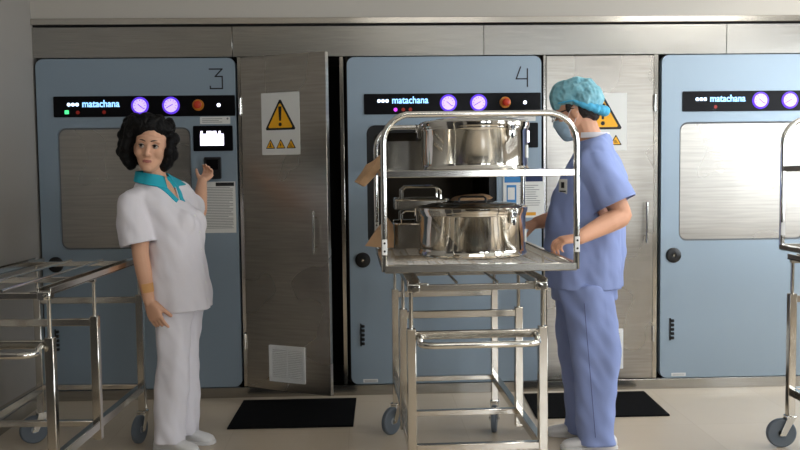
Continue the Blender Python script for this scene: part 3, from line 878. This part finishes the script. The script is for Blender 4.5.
def head_frame(face, roll=0., up=(0, 0, 1)):
    Fd = V(face).normalized(); upv = V(up); Lf = upv.cross(Fd).normalized()   # person's left
    Up = Fd.cross(Lf).normalized()
    Rm = Matrix.Rotation(roll, 3, Fd); return Rm @ Lf, Fd, Rm @ Up
def head(B, c, fr, s=1., male=False):
    Lf, Fd, Up = fr; c = V(c); R = Matrix((Lf, Fd, Up)).transposed()
    P = lambda x, y, z: c+s*(Lf*x+Fd*y+Up*z)
    E = lambda x, y, z, rx, ry, rz, rot=None: B.ell(P(x, y, z), (rx*s, ry*s, rz*s), R @ rot if rot else R, 20)
    E(0, -.014, .034, .074, .096, .086)
    rows = []
    w = 1.06 if male else 1.
    for z, cy_, rx, ry in ((.045, .006, .069, .083), (.012, .010, .069, .080), (-.02, .013, .0665*w, .076), (-.048, .018, .061*w, .070), (-.072, .025, .053*w, .062), (-.092, .035, .043*w, .051), (-.108, .045, .031*w, .039), (-.118, .052, .019*w, .026)):
        rows.append((P(0, cy_, z), rx*s, ry*s))
    B.loft(rows, Lf, Fd, 28, 2.15)
    B.limb([P(0, .080, .012), P(0, .095, -.018), P(0, .108, -.040)], [.0075*s, .0085*s, .0115*s])
    for k in (-1, 1):
        E(k*.0115, .096, -.043, .0088, .011, .0078)
        E(k*.030, .076, .021, .026, .014, .0085, Matrix.Rotation(rad(k*8), 3, 'Y'))
        E(k*.040, .058, -.032, .024, .026, .026)
        E(k*.0735, -.006, -.010, .009, .020, .032, Matrix.Rotation(rad(-12), 3, 'X'))
        E(k*.076, -.014, -.002, .008, .012, .018)
    E(0, .084, -.0665, .022, .0115, .0052); E(0, .083, -.0755, .019, .0115, .0062); E(0, .078, -.103, .020, .014, .014)
    return P, R
def sockets(me, P, s, fr):
    a = verts_of(me); Fd = np.array(fr[1])
    for k in (-1, 1):
        e = np.array(P(k*.031, .082, 0)); d2 = ((a-e)**2).sum(1)
        a -= Fd[None]*(.009*s*np.exp(-d2/(2*(.0125*s)**2)))[:, None]
    for z, k_, w in ((-.071, .0035, .0035),):
        for x in np.linspace(-.018, .018, 9):
            e = np.array(P(x, .092, z)); d2 = ((a-e)**2).sum(1)
            a -= Fd[None]*(k_*.35*s*np.exp(-d2/(2*(w*s)**2)))[:, None]
    set_verts(me, a)
def eyes(P, R, s, parent, lidcol):
    for k in (-1, 1):
        c = P(k*.031, .0765, 0)
        b = MB(); b.ell(c, (.0125*s, .0125*s, .0125*s), R, 20); e = part(b, 'eye', M['eye_white'], parent)
        b = MB(); b.ell(P(k*.031-.001, .0862, .0003), (.0072*s, .0036*s, .0070*s), R, 16); part2(b, 'iris', M['iris'], e, parent)
        b = Body(); pts = [P(k*.031+x, .0795+.010*(1-(x/.017)**2), .0065*(1-(x/.017)**2)-.0005) for x in [(-.017+.0034*i) for i in range(11)]]
        b.tube(pts, [.0010+.0016*(1-abs(i-5)/5.5) for i in range(11)], 8); part2(b, 'eyelashes', M['iris'], e, parent)
        b = Body(); pts = [P(k*(.012+.038*t), .0905-.020*t*t+.002, .0165+.0095*math.sin(PI*(t*.70+.12))) for t in [i/8 for i in range(9)]]
        b.tube(pts, [.0030-.0018*abs(i-3)/5 for i in range(9)], 8); part(b, 'eyebrow', lidcol, parent)
def part2(b, name, mat, par, root):
    b.v = [p-root.location for p in b.v]; return b.build(name, mat, par)
def paint(me, tests):                # material slot by position, colour of the skin itself (lips)
    for f in me.polygons:
        c = f.center
        for i, t in tests:
            if t(c): f.material_index = i
Z3 = V((0, 0, 1))

# ================= woman in white
wm = thing('person', 'dark-haired woman in white uniform with teal collar, one hand raised to the card reader', 'person', (-.95, -.86, 0))
f = V((math.cos(rad(-14)), math.sin(rad(-14)), 0)); l = V((-f.y, f.x, 0))
HC = V((-1.069, -.90, 1.517)); hf = head_frame((.05, -1, .04), rad(-5))
B = Body()
SW = 1.07; Pw, Rw = head(B, HC, hf, SW)
B.limb([HC+V((0, .03, -.05)), V((-1.068, -.862, 1.40)), V((-1.060, -.858, 1.33))], [.054, .053, .062])
B.loft([(V((-.975, -.86, .72)), .15, .11), (V((-.975, -.86, .95)), .13, .095), (V((-.99, -.86, 1.12)), .14, .10), (V((-1.025, -.87, 1.22)), .14, .090), (V((-1.055, -.865, 1.30)), .105, .080), (V((-1.06, -.86, 1.345)), .068, .062)], l, f)
shR = V((-1.152, -1.020, 1.235)); elR = V((-1.104, -1.045, 1.000)); wrR = V((-1.068, -1.05, .760))
B.limb([shR, elR+V((0, 0, .1)), elR, (elR*.62+wrR*.38), wrR], [.052, .046, .041, .040, .028])
hand(B, wrR, (.36, -.10, -.93), (.45, .85, .1), 1, 1.1, (10, 14, 10), 1., (26, 12))
shL = V((-.985, -.68, 1.265)); elL = V((-.920, -.475, 1.160)); wrL = V((-.935, -.262, 1.335))
B.limb([shL, elL, elL*.5+wrL*.5, wrL], [.050, .041, .038, .027])
hand(B, wrL, (.28, .82, .42), (-.10, -.42, .88), -1, .95, (34, 48, 30), .8, (40, 16))
hips = [(V((-.975, -.955, .80)), V((-.970, -1.005, .44)), V((-.990, -1.035, .085))), (V((-.945, -.80, .80)), V((-.950, -.86, .44)), V((-.945, -.885, .085)))]
for hp, kn, an in hips:
    B.limb([hp, kn, kn*.6+an*.4, an], [.08, .055, .05, .036])
bm_ = B.fuse(.0042, 4, .5); sockets(bm_, Pw, SW, hf)
body = finish('body', bm_, [M['skin_w'], M['lips']], wm)
ol = wm.location
def is_lip(c):
    q = (c+ol-HC)/SW; x, y, z = q.dot(hf[0]), q.dot(hf[1]), q.dot(hf[2])
    return y > .07 and abs(x) < .0205 and -.0800+.22*abs(x) < z < -.0640-.10*abs(x)
paint(bm_, [(1, is_lip)])
eyes(Pw, Rw, SW, wm, M['hair_brow'])
# hair: full, bobbed, brushed back from the forehead
Ph = lambda x, y, z: Pw(x-.020, y, z)
B = Body(); rnd = random.Random(4)
def HE(x, y, z, rr): B.ell(Ph(x*.93, y, z*.97), (rr, rr*.95, rr*.92), Rw, 12)
B.ell(Ph(0, -.030, .078), (.118, .112, .080), Rw, 24); B.ell(Ph(-.01, .012, .103), (.098, .074, .048), Rw, 20)
B.ell(Ph(0, -.066, .005), (.126, .086, .106), Rw, 24)
for i in range(150):
    az = rnd.uniform(-200, 20) if False else rnd.uniform(0, 360); zz = rnd.uniform(-.095, .14)
    a = rad(az); wx = .128*math.sqrt(max(.05, 1-((zz-.02)/.17)**2)); x = wx*math.sin(a); y = -.03+.095*math.cos(a)*math.sqrt(max(.05, 1-((zz-.03)/.17)**2))
    face_zone = y > -.005 and abs(x) < .078+(.012 if zz < 0 else 0) and zz < .085
    if face_zone or (y > .035 and zz < .055): continue
    HE(x, y, zz, rnd.uniform(.020, .029))
for k in (-1, 1):                    # sides covering the temples and ears
    for z, y, x in ((.085, .040, .062), (.050, .026, .086), (.015, .018, .094), (-.02, .006, .100), (-.05, -.002, .098), (-.075, -.012, .092), (-.09, -.03, .080)):
        if k == 1 and -.04 < z < .06: continue       # her left ear peeps out
        HE(k*x, y, z, .032)
for i in range(13):                  # fringe swept to one side
    t = i/12; x = -.066+.132*t; HE(x, .058-5.4*x*x, .100-.010*math.sin(PI*t*1.1)+.008*t-.012*(1-t), .024)
for x, y, z in ((-.10, -.02, .11), (-.06, .02, .128), (0, .03, .135), (.055, .02, .128), (.095, -.02, .108), (-.126, -.03, .05), (.122, -.03, .05), (-.128, -.035, -.03), (.118, -.035, -.03)): HE(x, y, z, .036)
hm = B.fuse(.005, 26, .5); fabric(hm, .005, 24, 2, (1, 1, .7), .0025, 90)
finish('hair', hm, M['hair_black'], wm)
b = MB(); b.ell(Pw(.080, .000, -.040), (.005, .005, .006), Rw, 10); part(b, 'earring', M['chrome'], wm)
# tunic
B = Body()
B.loft([(V((-.950, -.88, .690)), .176, .154), (V((-.953, -.88, .76)), .178, .152), (V((-.965, -.875, .88)), .178, .147), (V((-.975, -.87, .98)), .178, .144), (V((-.983, -.865, 1.06)), .180, .150), (V((-.995, -.862, 1.13)), .184, .152), (V((-1.020, -.86, 1.20)), .188, .140), (V((-1.045, -.86, 1.255)), .178, .114), (V((-1.058, -.858, 1.30)), .140, .098), (V((-1.064, -.858, 1.335)), .102, .086), (V((-1.068, -.858, 1.372)), .076, .074)], l, f, 36)
B.ell(V((-.988, -.862, 1.125))+f*.076+l*.065, (.078, .078, .085)); B.ell(V((-.988, -.862, 1.125))+f*.076-l*.065, (.078, .078, .085))
dn = (elR-shR).normalized()
slR = shR+dn*.205+V((-.004, 0, 0))
B.limb([shR+V((.06, .09, .035)), shR+V((.006, .012, .004)), shR*.5+slR*.5, slR], [.050, .072, .080, .086], 20, False)
dl = (elL-shL).normalized(); slL = shL+dl*.19
B.limb([shL+V((-.05, -.09, .03)), shL, slL], [.062, .072, .070], 20, False)
tm = B.fuse(.007, 8, .5); fabric(tm, .015, 10, 3.1, (1, 1, .45), .006, 20)
cut(tm, [(slR-dn*.0, dn, .108), (slL, dl, .09), ((-.955, -.88, .692), (0, 0, -1), .4), (V((-1.068, -.862, 1.372)), (0, 0, 1), .2),
         ])
# V opening at the throat
bmq = bmesh.new(); bmq.from_mesh(tm); dead = []
for fc in bmq.faces:
    c = fc.calc_center_median()-V((-1.05, -.86, 0)); q = c.dot(f); x = c.dot(l)
    if q > .02 and c.z > 1.245 and abs(x-.0) < .080*(c.z-1.245)/.12: dead.append(fc)
bmesh.ops.delete(bmq, geom=dead, context='FACES'); bmq.to_mesh(tm); bmq.free()
tun = finish('tunic', tm, M['white_cloth'], wm, .003)
# collar, buttons, pockets
def surf(me_obj, root, p, d):        # first hit on a garment from point p along d (world)
    ok, loc, nrm, idx = me_obj.ray_cast(V(p)-root.location, V(d)); return (loc+root.location, nrm) if ok else (None, None)
bpy.context.view_layer.update()
b = MB()
cn = V((-1.070, -.858, 1.372))
ringI, ringO = [], []
for i in range(29):
    u_ = (i-14)/14; t = PI+u_*PI*.90       # open towards the front
    d = f*math.cos(t)+l*math.sin(t); g = abs(u_)**1.6
    zi = 1.398-.030*g; zo = 1.352-.050*g
    pi_ = V((cn.x, cn.y, zi))+d*(.072+.006*g)
    q, n_ = surf(tun, wm, V((cn.x, cn.y, zo))+d*.4, -d)
    p2, n_ = surf(tun, wm, V((cn.x, cn.y, min(zi, 1.366)))+d*.4, -d)
    if q and p2:
        r2 = max((p2-V((cn.x, cn.y, p2.z))).length+.005, .074)
        ringI.append(V((cn.x, cn.y, zi))+d*r2); ringO.append(q+d*.010)
def strip(bld, A, Bq, th=.004):
    n = len(A); nn = [(Bq[i]-A[i]).cross(A[min(i+1, n-1)]-A[max(i-1, 0)]).normalized()*th for i in range(n)]
    bld.rings([[A[i]-nn[i]*.5, Bq[i]-nn[i]*.5, Bq[i]+nn[i]*.5, A[i]+nn[i]*.5] for i in range(n)])
strip(b, ringI, ringO); part(b, 'collar', M['teal_cloth'], wm)
b = MB(); A_, B_ = [], []
for sd in (-1, 1):
    b = MB(); A_, B_ = [], []
    for i in range(8):
        z = 1.362-.112*i/7; x = sd*.080*(z-1.245)/.12
        p, n_ = surf(tun, wm, V((-1.05, -.86, z))+l*(x+sd*.006)+f*.5, -f)
        q, n2 = surf(tun, wm, V((-1.05, -.86, z-.012))+l*(x+sd*.042)+f*.5, -f)
        if p and q: A_.append(p+f*.003); B_.append(q+f*.003)
    if len(A_) > 2: strip(b, A_, B_); part(b, 'neckline_trim', M['teal_cloth'], wm)
for i in range(6):
    z = 1.17-.085*i; p, n_ = surf(tun, wm, V((-.98, -.868, z))+f*.5, -f)
    if p: b = MB(); b.ell(p, (.007, .007, .003), n_.to_track_quat('Z', 'Y').to_matrix(), 12); part(b, 'button', M['white_plastic'], wm)
sd = (-l*.75+f*.66).normalized()
b = MB(); A_, B_ = [], []
for i in range(9):
    p, n_ = surf(tun, wm, V((-.96, -.875, .885+.012*abs(i-4)/4))+sd*.5+(l*.66+f*.75)*(-.065+.13*i/8), -sd)
    q, n2 = surf(tun, wm, V((-.96, -.875, .868+.012*abs(i-4)/4))+sd*.5+(l*.66+f*.75)*(-.065+.13*i/8), -sd)
    if p and q: A_.append(p+sd*.001); B_.append(q+sd*.001)
if len(A_) > 2: strip(b, A_, B_, .003); part(b, 'pocket_flap', M['white_cloth'], wm)
# plaster on the wrist
b = MB(); p = elR*.28+wrR*.72; ax = (wrR-elR).normalized(); c0 = V((.45, -.9, 0)).normalized(); ey = ax.cross(c0).normalized()
ra = []
for i in range(7):
    a = rad(-45+15*i); dd = c0*math.cos(a)+ey*math.sin(a); ra.append((p-ax*.022+dd*.040, p+ax*.022+dd*.0375))
strip(b, [q[0] for q in ra], [q[1] for q in ra], .003); part(b, 'wrist_plaster', M['plaster'], wm)
# trousers
B = Body()
B.loft([(V((-.965, -.87, .93)), .150, .115), (V((-.962, -.87, .84)), .172, .135), (V((-.960, -.872, .76)), .176, .138), (V((-.958, -.872, .70)), .168, .130)], l, f)
for hp, kn, an in hips:
    B.loft([(hp*.99+V((-.003, 0, -.02)), .092, .112), (hp*.6+kn*.4, .084, .096), (kn, .072, .080), (kn*.5+an*.5, .066, .076), (an+V((0, 0, -.045)), .066, .078)], l, f)
pm = B.fuse(.0075, 5, .5); fabric(pm, .020, 11, 8.2, (1, 1, .3), .006, 20)
cut(pm, [((h_[2].x, h_[2].y, .046), (0, 0, -1), .12) for h_ in hips])
finish('trousers', pm, M['white_cloth'], wm, .003)
def shoe(an, d, mat, parent, name='shoe', L=.245, w=.046):
    d = V(d).normalized(); sx = d.cross(Z3); a = V((an.x, an.y, 0))
    B = Body(); rows = []
    for t, hw, h_ in ((-.085, .020, .045), (-.075, .030, .062), (-.04, .034, .075), (.0, .036, .078), (.045, .040, .062), (.085, .045, .050), (.12, .043, .042), (.145, .034, .034), (.160, .018, .024)):
        rows.append((a+d*t*L/.245+V((0, 0, h_/2+.006)), hw, h_/2))
    B.loft(rows, sx, Z3, 20, 2.6)
    m = B.fuse(.005, 3); o = finish(name, m, mat, parent)
    b = MB(); pts = [a+d*t*L/.245+sx*hw*k for k in (1,) for t, hw in ((-.088, .018), (-.07, .033), (0, .037), (.05, .043), (.09, .047), (.125, .045), (.15, .036), (.166, .016))]
    pts += [a+d*t*L/.245-sx*hw for t, hw in ((.166, .016), (.15, .036), (.125, .045), (.09, .047), (.05, .043), (0, .037), (-.07, .033), (-.088, .018))]
    b.rings([[p+V((0, 0, .001)) for p in pts], [p+V((0, 0, .016)) for p in pts]]); b.v = [p-parent.location for p in b.v]; b.build('sole', mat, o)
    return o
shoe(hips[0][2], (.92, -.38, 0), M['white_shoe'], wm); shoe(hips[1][2], (.97, -.25, 0), M['white_shoe'], wm)

# ================= man in scrubs
mn = thing('person', 'man in lilac-blue scrubs, blue cap and mask, handling the rack', 'person', (1.12, -1.02, 0))
f = V((math.cos(rad(165)), math.sin(rad(165)), 0)); l = V((-f.y, f.x, 0))
face = V((math.cos(rad(158)), math.sin(rad(158)), -.24)); hf = head_frame(face, rad(0))
HC = V((1.052, -1.02, 1.668))
B = Body()
Pm, Rm_ = head(B, HC, hf, 1.04, True)
B.limb([HC+V((.025, 0, -.02)), V((1.105, -1.025, 1.57)), V((1.135, -1.02, 1.47))], [.066, .066, .082])
B.loft([(V((1.11, -1.02, .86)), .165, .12), (V((1.10, -1.02, 1.05)), .165, .13), (V((1.12, -1.02, 1.25)), .18, .125), (V((1.14, -1.02, 1.38)), .18, .105), (V((1.145, -1.02, 1.46)), .12, .08)], l, f)
sL = V((1.112, -1.205, 1.405)); eL = V((1.218, -1.262, 1.160)); wL = V((.985, -1.392, 1.068))
B.limb([sL, sL*.5+eL*.5, eL, eL*.68+wL*.32, wL], [.062, .055, .049, .050, .032])
hand(B, wL, (-.93, -.20, -.10), (-.15, .15, -.95), -1, 1.04, (22, 42, 30), .9, (34, 25))
sR = V((1.165, -.835, 1.405)); eR = V((1.105, -.765, 1.145)); wR = V((.893, -.842, 1.105))
B.limb([sR, eR, eR*.6+wR*.4, wR], [.062, .048, .048, .032])
hand(B, wR, (-.93, -.25, -.20), (-.2, .1, -.95), 1, 1.02, (12, 20, 15), .9, (30, 20))
hipm = [(V((1.075, -1.135, .84)), V((1.120, -1.155, .47)), V((1.135, -1.150, .085))), (V((1.105, -.935, .84)), V((1.105, -.965, .47)), V((1.100, -.945, .085)))]
for hp, kn, an in hipm: B.limb([hp, kn, kn*.6+an*.4, an], [.09, .062, .055, .040])
bm_ = B.fuse(.0045, 4, .5); sockets(bm_, Pm, 1.04, hf)
finish('body', bm_, [M['skin_m'], M['lips']], mn)
eyes(Pm, Rm_, 1.04, mn, M['hair_grey'])
# short hair at the nape and temples
B = Body()
B.ell(Pm(0, -.052, .010), (.077*1.04, .066*1.04, .072*1.04), Rm_, 20); B.ell(Pm(0, -.080, -.035), (.055, .032, .035), Rm_, 16)
for k in (-1, 1): B.ell(Pm(k*.070, .012, .022), (.010, .022, .030), Rm_, 12)
hm = B.fuse(.005, 2); fabric(hm, .004, 60, 1); finish('hair', hm, M['hair_grey'], mn)
# bouffant cap with gathered elastic band
B = Body()
B.ell(Pm(0, -.010, .084), (.100, .124, .080), Rm_, 24); B.ell(Pm(0, -.062, .050), (.100, .088, .090), Rm_, 24); B.ell(Pm(0, .052, .070), (.078, .060, .060), Rm_, 20)
cm = B.fuse(.005, 4); fabric(cm, .012, 22, 5, (1, 1, 1), .004, 60)
cap = finish('bouffant_cap', cm, M['cap'], mn)
b = MB(); pts = []; rs = []
for i in range(72):
    a = 2*PI*i/72; y = math.cos(a); back = max(0, -y)
    pts.append(Pm(.086*math.sin(a)*1.02, -.016+.108*y-.010*back, .044-.078*back**.8+.014*max(0, y)))
    rs.append(.0045+.020*back**.6+.0030*math.sin(i*2.1)*(.4+back))
b.tube(pts, rs, 10, 0, True); part(b, 'cap_band', M['cap_band'], mn)
# glasses and mask
b = MB()
for k in (-1, 1): b.tube([Pm(k*.078, -.014, .008), Pm(k*.080, .01, .012), Pm(k*.076, .098, .004)], .0032, 8)
b.tube([Pm(-.076, .098, .004), Pm(-.05, .112, .006), Pm(-.012, .116, .004), Pm(.012, .116, .004), Pm(.05, .112, .006), Pm(.076, .098, .004)], .0030, 8)
for k in (-1, 1): b.tube([Pm(k*(.040+.026*math.cos(q)), .113-.010*abs(math.cos(q)), -.004+.018*math.sin(q)) for q in [2*PI*i/20 for i in range(20)]], .0022, 6, 0, True)
gl = part(b, 'glasses', M['black'], mn)
b = Body(); rows = []
for z, cy_, rx, ry in ((-.022, .026, .060, .090), (-.04, .030, .066, .090), (-.065, .032, .063, .080), (-.09, .036, .054, .066), (-.115, .042, .040, .048), (-.130, .048, .026, .030)):
    rows.append((Pm(0, cy_, z), rx*1.07, ry*1.04))
b.loft(rows, hf[0], hf[1], 28, 2.2)
mk = b.fuse(.005, 3)
bmq = bmesh.new(); bmq.from_mesh(mk); ctr = Pm(0, 0, 0)
bmesh.ops.delete(bmq, geom=[q for q in bmq.faces if (q.calc_center_median()-ctr).dot(hf[1]) < .040], context='FACES'); bmq.to_mesh(mk); bmq.free()
fabric(mk, .003, 40, 2, (1, 1, 2)); mk_ = finish('face_mask', mk, M['mask'], mn, .002)
b = MB()
for k in (-1, 1): b.tube([Pm(k*.066, .040, -.035), Pm(k*.078, .014, .000), Pm(k*.080, -.012, .016), Pm(k*.080, -.020, -.010), Pm(k*.074, .0, -.05), Pm(k*.062, .038, -.085)], .0016, 6)
b.v = [p-mn.location for p in b.v]; b.build('ear_loop', M['white_cloth'], mk_)
# scrub top
B = Body()
B.loft([(V((1.098, -1.02, .790)), .225, .186), (V((1.098, -1.02, .87)), .222, .186), (V((1.098, -1.02, 1.00)), .222, .196), (V((1.104, -1.02, 1.12)), .224, .196), (V((1.122, -1.02, 1.24)), .228, .184), (V((1.140, -1.02, 1.34)), .228, .158), (V((1.150, -1.02, 1.42)), .200, .125), (V((1.150, -1.02, 1.48)), .150, .100), (V((1.150, -1.02, 1.535)), .100, .092), (V((1.145, -1.02, 1.56)), .086, .084)], l, f, 36)
dn = (eL-sL).normalized(); slL = sL+dn*.215
B.limb([sL+V((.03, .10, .045)), sL+V((.005, .006, .0)), sL*.5+slL*.5, slL], [.085, .092, .094, .100], 20, False)
dr = (eR-sR).normalized(); slR = sR+dr*.21
B.limb([sR+V((0, -.10, .045)), sR, slR], [.085, .090, .094], 20, False)
tm = B.fuse(.0075, 5, .5); fabric(tm, .020, 8.5, 6.4, (1, 1, .5), .007, 20)
cut(tm, [(slL, dn, .122), (slR, dr, .115), ((1.098, -1.02, .793), (0, 0, -1), .4), (V((1.135, -1.02, 1.545)), (-.30, 0, 1), .2)])
bmq = bmesh.new(); bmq.from_mesh(tm); dead = []
for fc in bmq.faces:
    c = fc.calc_center_median()-V((1.14, -1.02, 0)); q = c.dot(f); x = c.dot(l)
    if q > .03 and c.z > 1.38 and abs(x) < .08*(c.z-1.38)/.14: dead.append(fc)
bmesh.ops.delete(bmq, geom=dead, context='FACES'); bmq.to_mesh(tm); bmq.free()
top = finish('scrub_top', tm, M['scrub'], mn, .003)
bpy.context.view_layer.update()
b = MB(); cn = V((1.128, -1.022, 1.552)); ri, ro = [], []
for i in range(21):
    t = PI-PI*.7+PI*1.4*i/20; d = f*math.cos(t)+l*math.sin(t); ri.append(cn+d*.084+V((0, 0, .010))-f*.006); ro.append(cn+d*.088+V((0, 0, -.016))-f*.006)
strip(b, ri, ro, .004); part(b, 'undershirt_collar', M['white_cloth'], mn)
sd = (l*.80+f*.60).normalized()
p, n_ = surf(top, mn, V((1.07, -1.07, 1.295))+sd*.6, -sd)
if p:
    Rb = Matrix((Z3.cross(n_).normalized(), Z3, n_)).transposed(); b = MB(); b.box(p+n_*.006, (.062, .075, .003), .001, Rb); bd = part(b, 'name_badge', M['paper'], mn)
    b = MB(); b.box(p+n_*.008+Rb @ V((.0, .008, 0)), (.022, .028, .002), 0, Rb); b.box(p+n_*.008+Rb @ V((.0, -.022, 0)), (.045, .006, .002), 0, Rb); part2(b, 'badge_print', M['ink_dark'], bd, mn)
b = MB(); A_, B_ = [], []
for i in range(9):
    o0 = V((1.06, -1.06, 1.09))+sd*.6+(f*.8-l*.6)*(-.07+.14*i/8)
    p, n_ = surf(top, mn, o0, -sd); q, n2 = surf(top, mn, o0-Z3*.016, -sd)
    if p and q: A_.append(p+sd*.002); B_.append(q+sd*.002)
if len(A_) > 2: strip(b, A_, B_, .003); part(b, 'pocket_hem', M['scrub'], mn)
# trousers
B = Body()
B.loft([(V((1.105, -1.02, 1.02)), .17, .13), (V((1.10, -1.02, .90)), .198, .160), (V((1.098, -1.02, .80)), .202, .165), (V((1.098, -1.02, .73)), .19, .158)], l, f)
for hp, kn, an in hipm:
    B.loft([(hp+V((0, 0, -.02)), .105, .145), (hp*.6+kn*.4, .102, .132), (kn, .094, .118), (kn*.5+an*.5, .084, .100), (an+V((0, 0, -.02)), .078, .090), (an+V((0, 0, -.062)), .080, .092)], l, f)
pm = B.fuse(.0075, 5, .5); fabric(pm, .026, 9, 1.7, (1, 1, .3), .010, 17)
cut(pm, [((h_[2].x, h_[2].y, .026), (0, 0, -1), .14) for h_ in hipm])
tro = finish('trousers', pm, M['scrub'], mn, .003)
bpy.context.view_layer.update()
pts = []
for i in range(30):
    z = .74-.66*i/29; t_ = max(0, min(1, (.84-z)/.755)); c0 = hipm[0][0].lerp(hipm[0][2], t_)
    p, n_ = surf(tro, mn, V((c0.x-.01, c0.y, z))+l*.6, -l)
    if p: pts.append(p-l*.0005)
b = MB(); b.tube(pts, .0022, 6); part(b, 'side_seam', M['seam'], mn)
shoe(hipm[0][2], (-.95, .05, 0), M['white_shoe'], mn, 'shoe', .27); shoe(hipm[1][2], (-.93, .25, 0), M['white_shoe'], mn, 'shoe', .27)
# ------------------------------------------------------------------ camera, daylight, view
cam = bpy.data.cameras.new('camera'); co = bpy.data.objects.new('camera', cam); C.objects.link(co)
cam.sensor_width = 36; cam.lens = 900/800*36; cam.clip_start = .05
yaw, pit, rol = 0.0386558, -0.0638003, 0.0114769
cy, sy = math.cos(yaw), math.sin(yaw)
r = V((cy, -sy, 0)); fw = V((sy, cy, 0)); u = V((0, 0, 1))
F = fw*math.cos(pit)+u*math.sin(pit); U = u*math.cos(pit)-fw*math.sin(pit)
c, s = math.cos(rol), math.sin(rol)
R2 = c*r-s*U; U2 = s*r+c*U
m = Matrix((R2, U2, -F)).transposed().to_4x4(); m.translation = (0, -5.48845, 1.40)
co.matrix_world = m; SC.camera = co
w = bpy.data.worlds.new('daylight'); SC.world = w; w.use_nodes = True
w.node_tree.nodes['Background'].inputs['Color'].default_value = (.86, .93, 1, 1)
w.node_tree.nodes['Background'].inputs['Strength'].default_value = 11.0
def portal(name, loc, rot, sx, sy):
    l = bpy.data.lights.new(name, 'AREA'); l.shape = 'RECTANGLE'; l.size = sx; l.size_y = sy; l.cycles.is_portal = True
    o = bpy.data.objects.new(name, l); C.objects.link(o); o.location = loc; o.rotation_euler = rot
for y0, y1 in WX: portal('window_portal', (XR+.02, (y0+y1)/2, 1.7), (0, rad(90), 0), 1.5, y1-y0)
for x0, x1 in FX: portal('window_portal', ((x0+x1)/2, YF-.02, 1.6), (rad(90), 0, 0), x1-x0, 1.4)
SC.view_settings.view_transform = 'Standard'; SC.view_settings.look = 'None'
SC.view_settings.gamma = 1; SC.view_settings.use_curve_mapping = False
SC.view_settings.exposure = 0.0
SC.cycles.max_bounces = 8
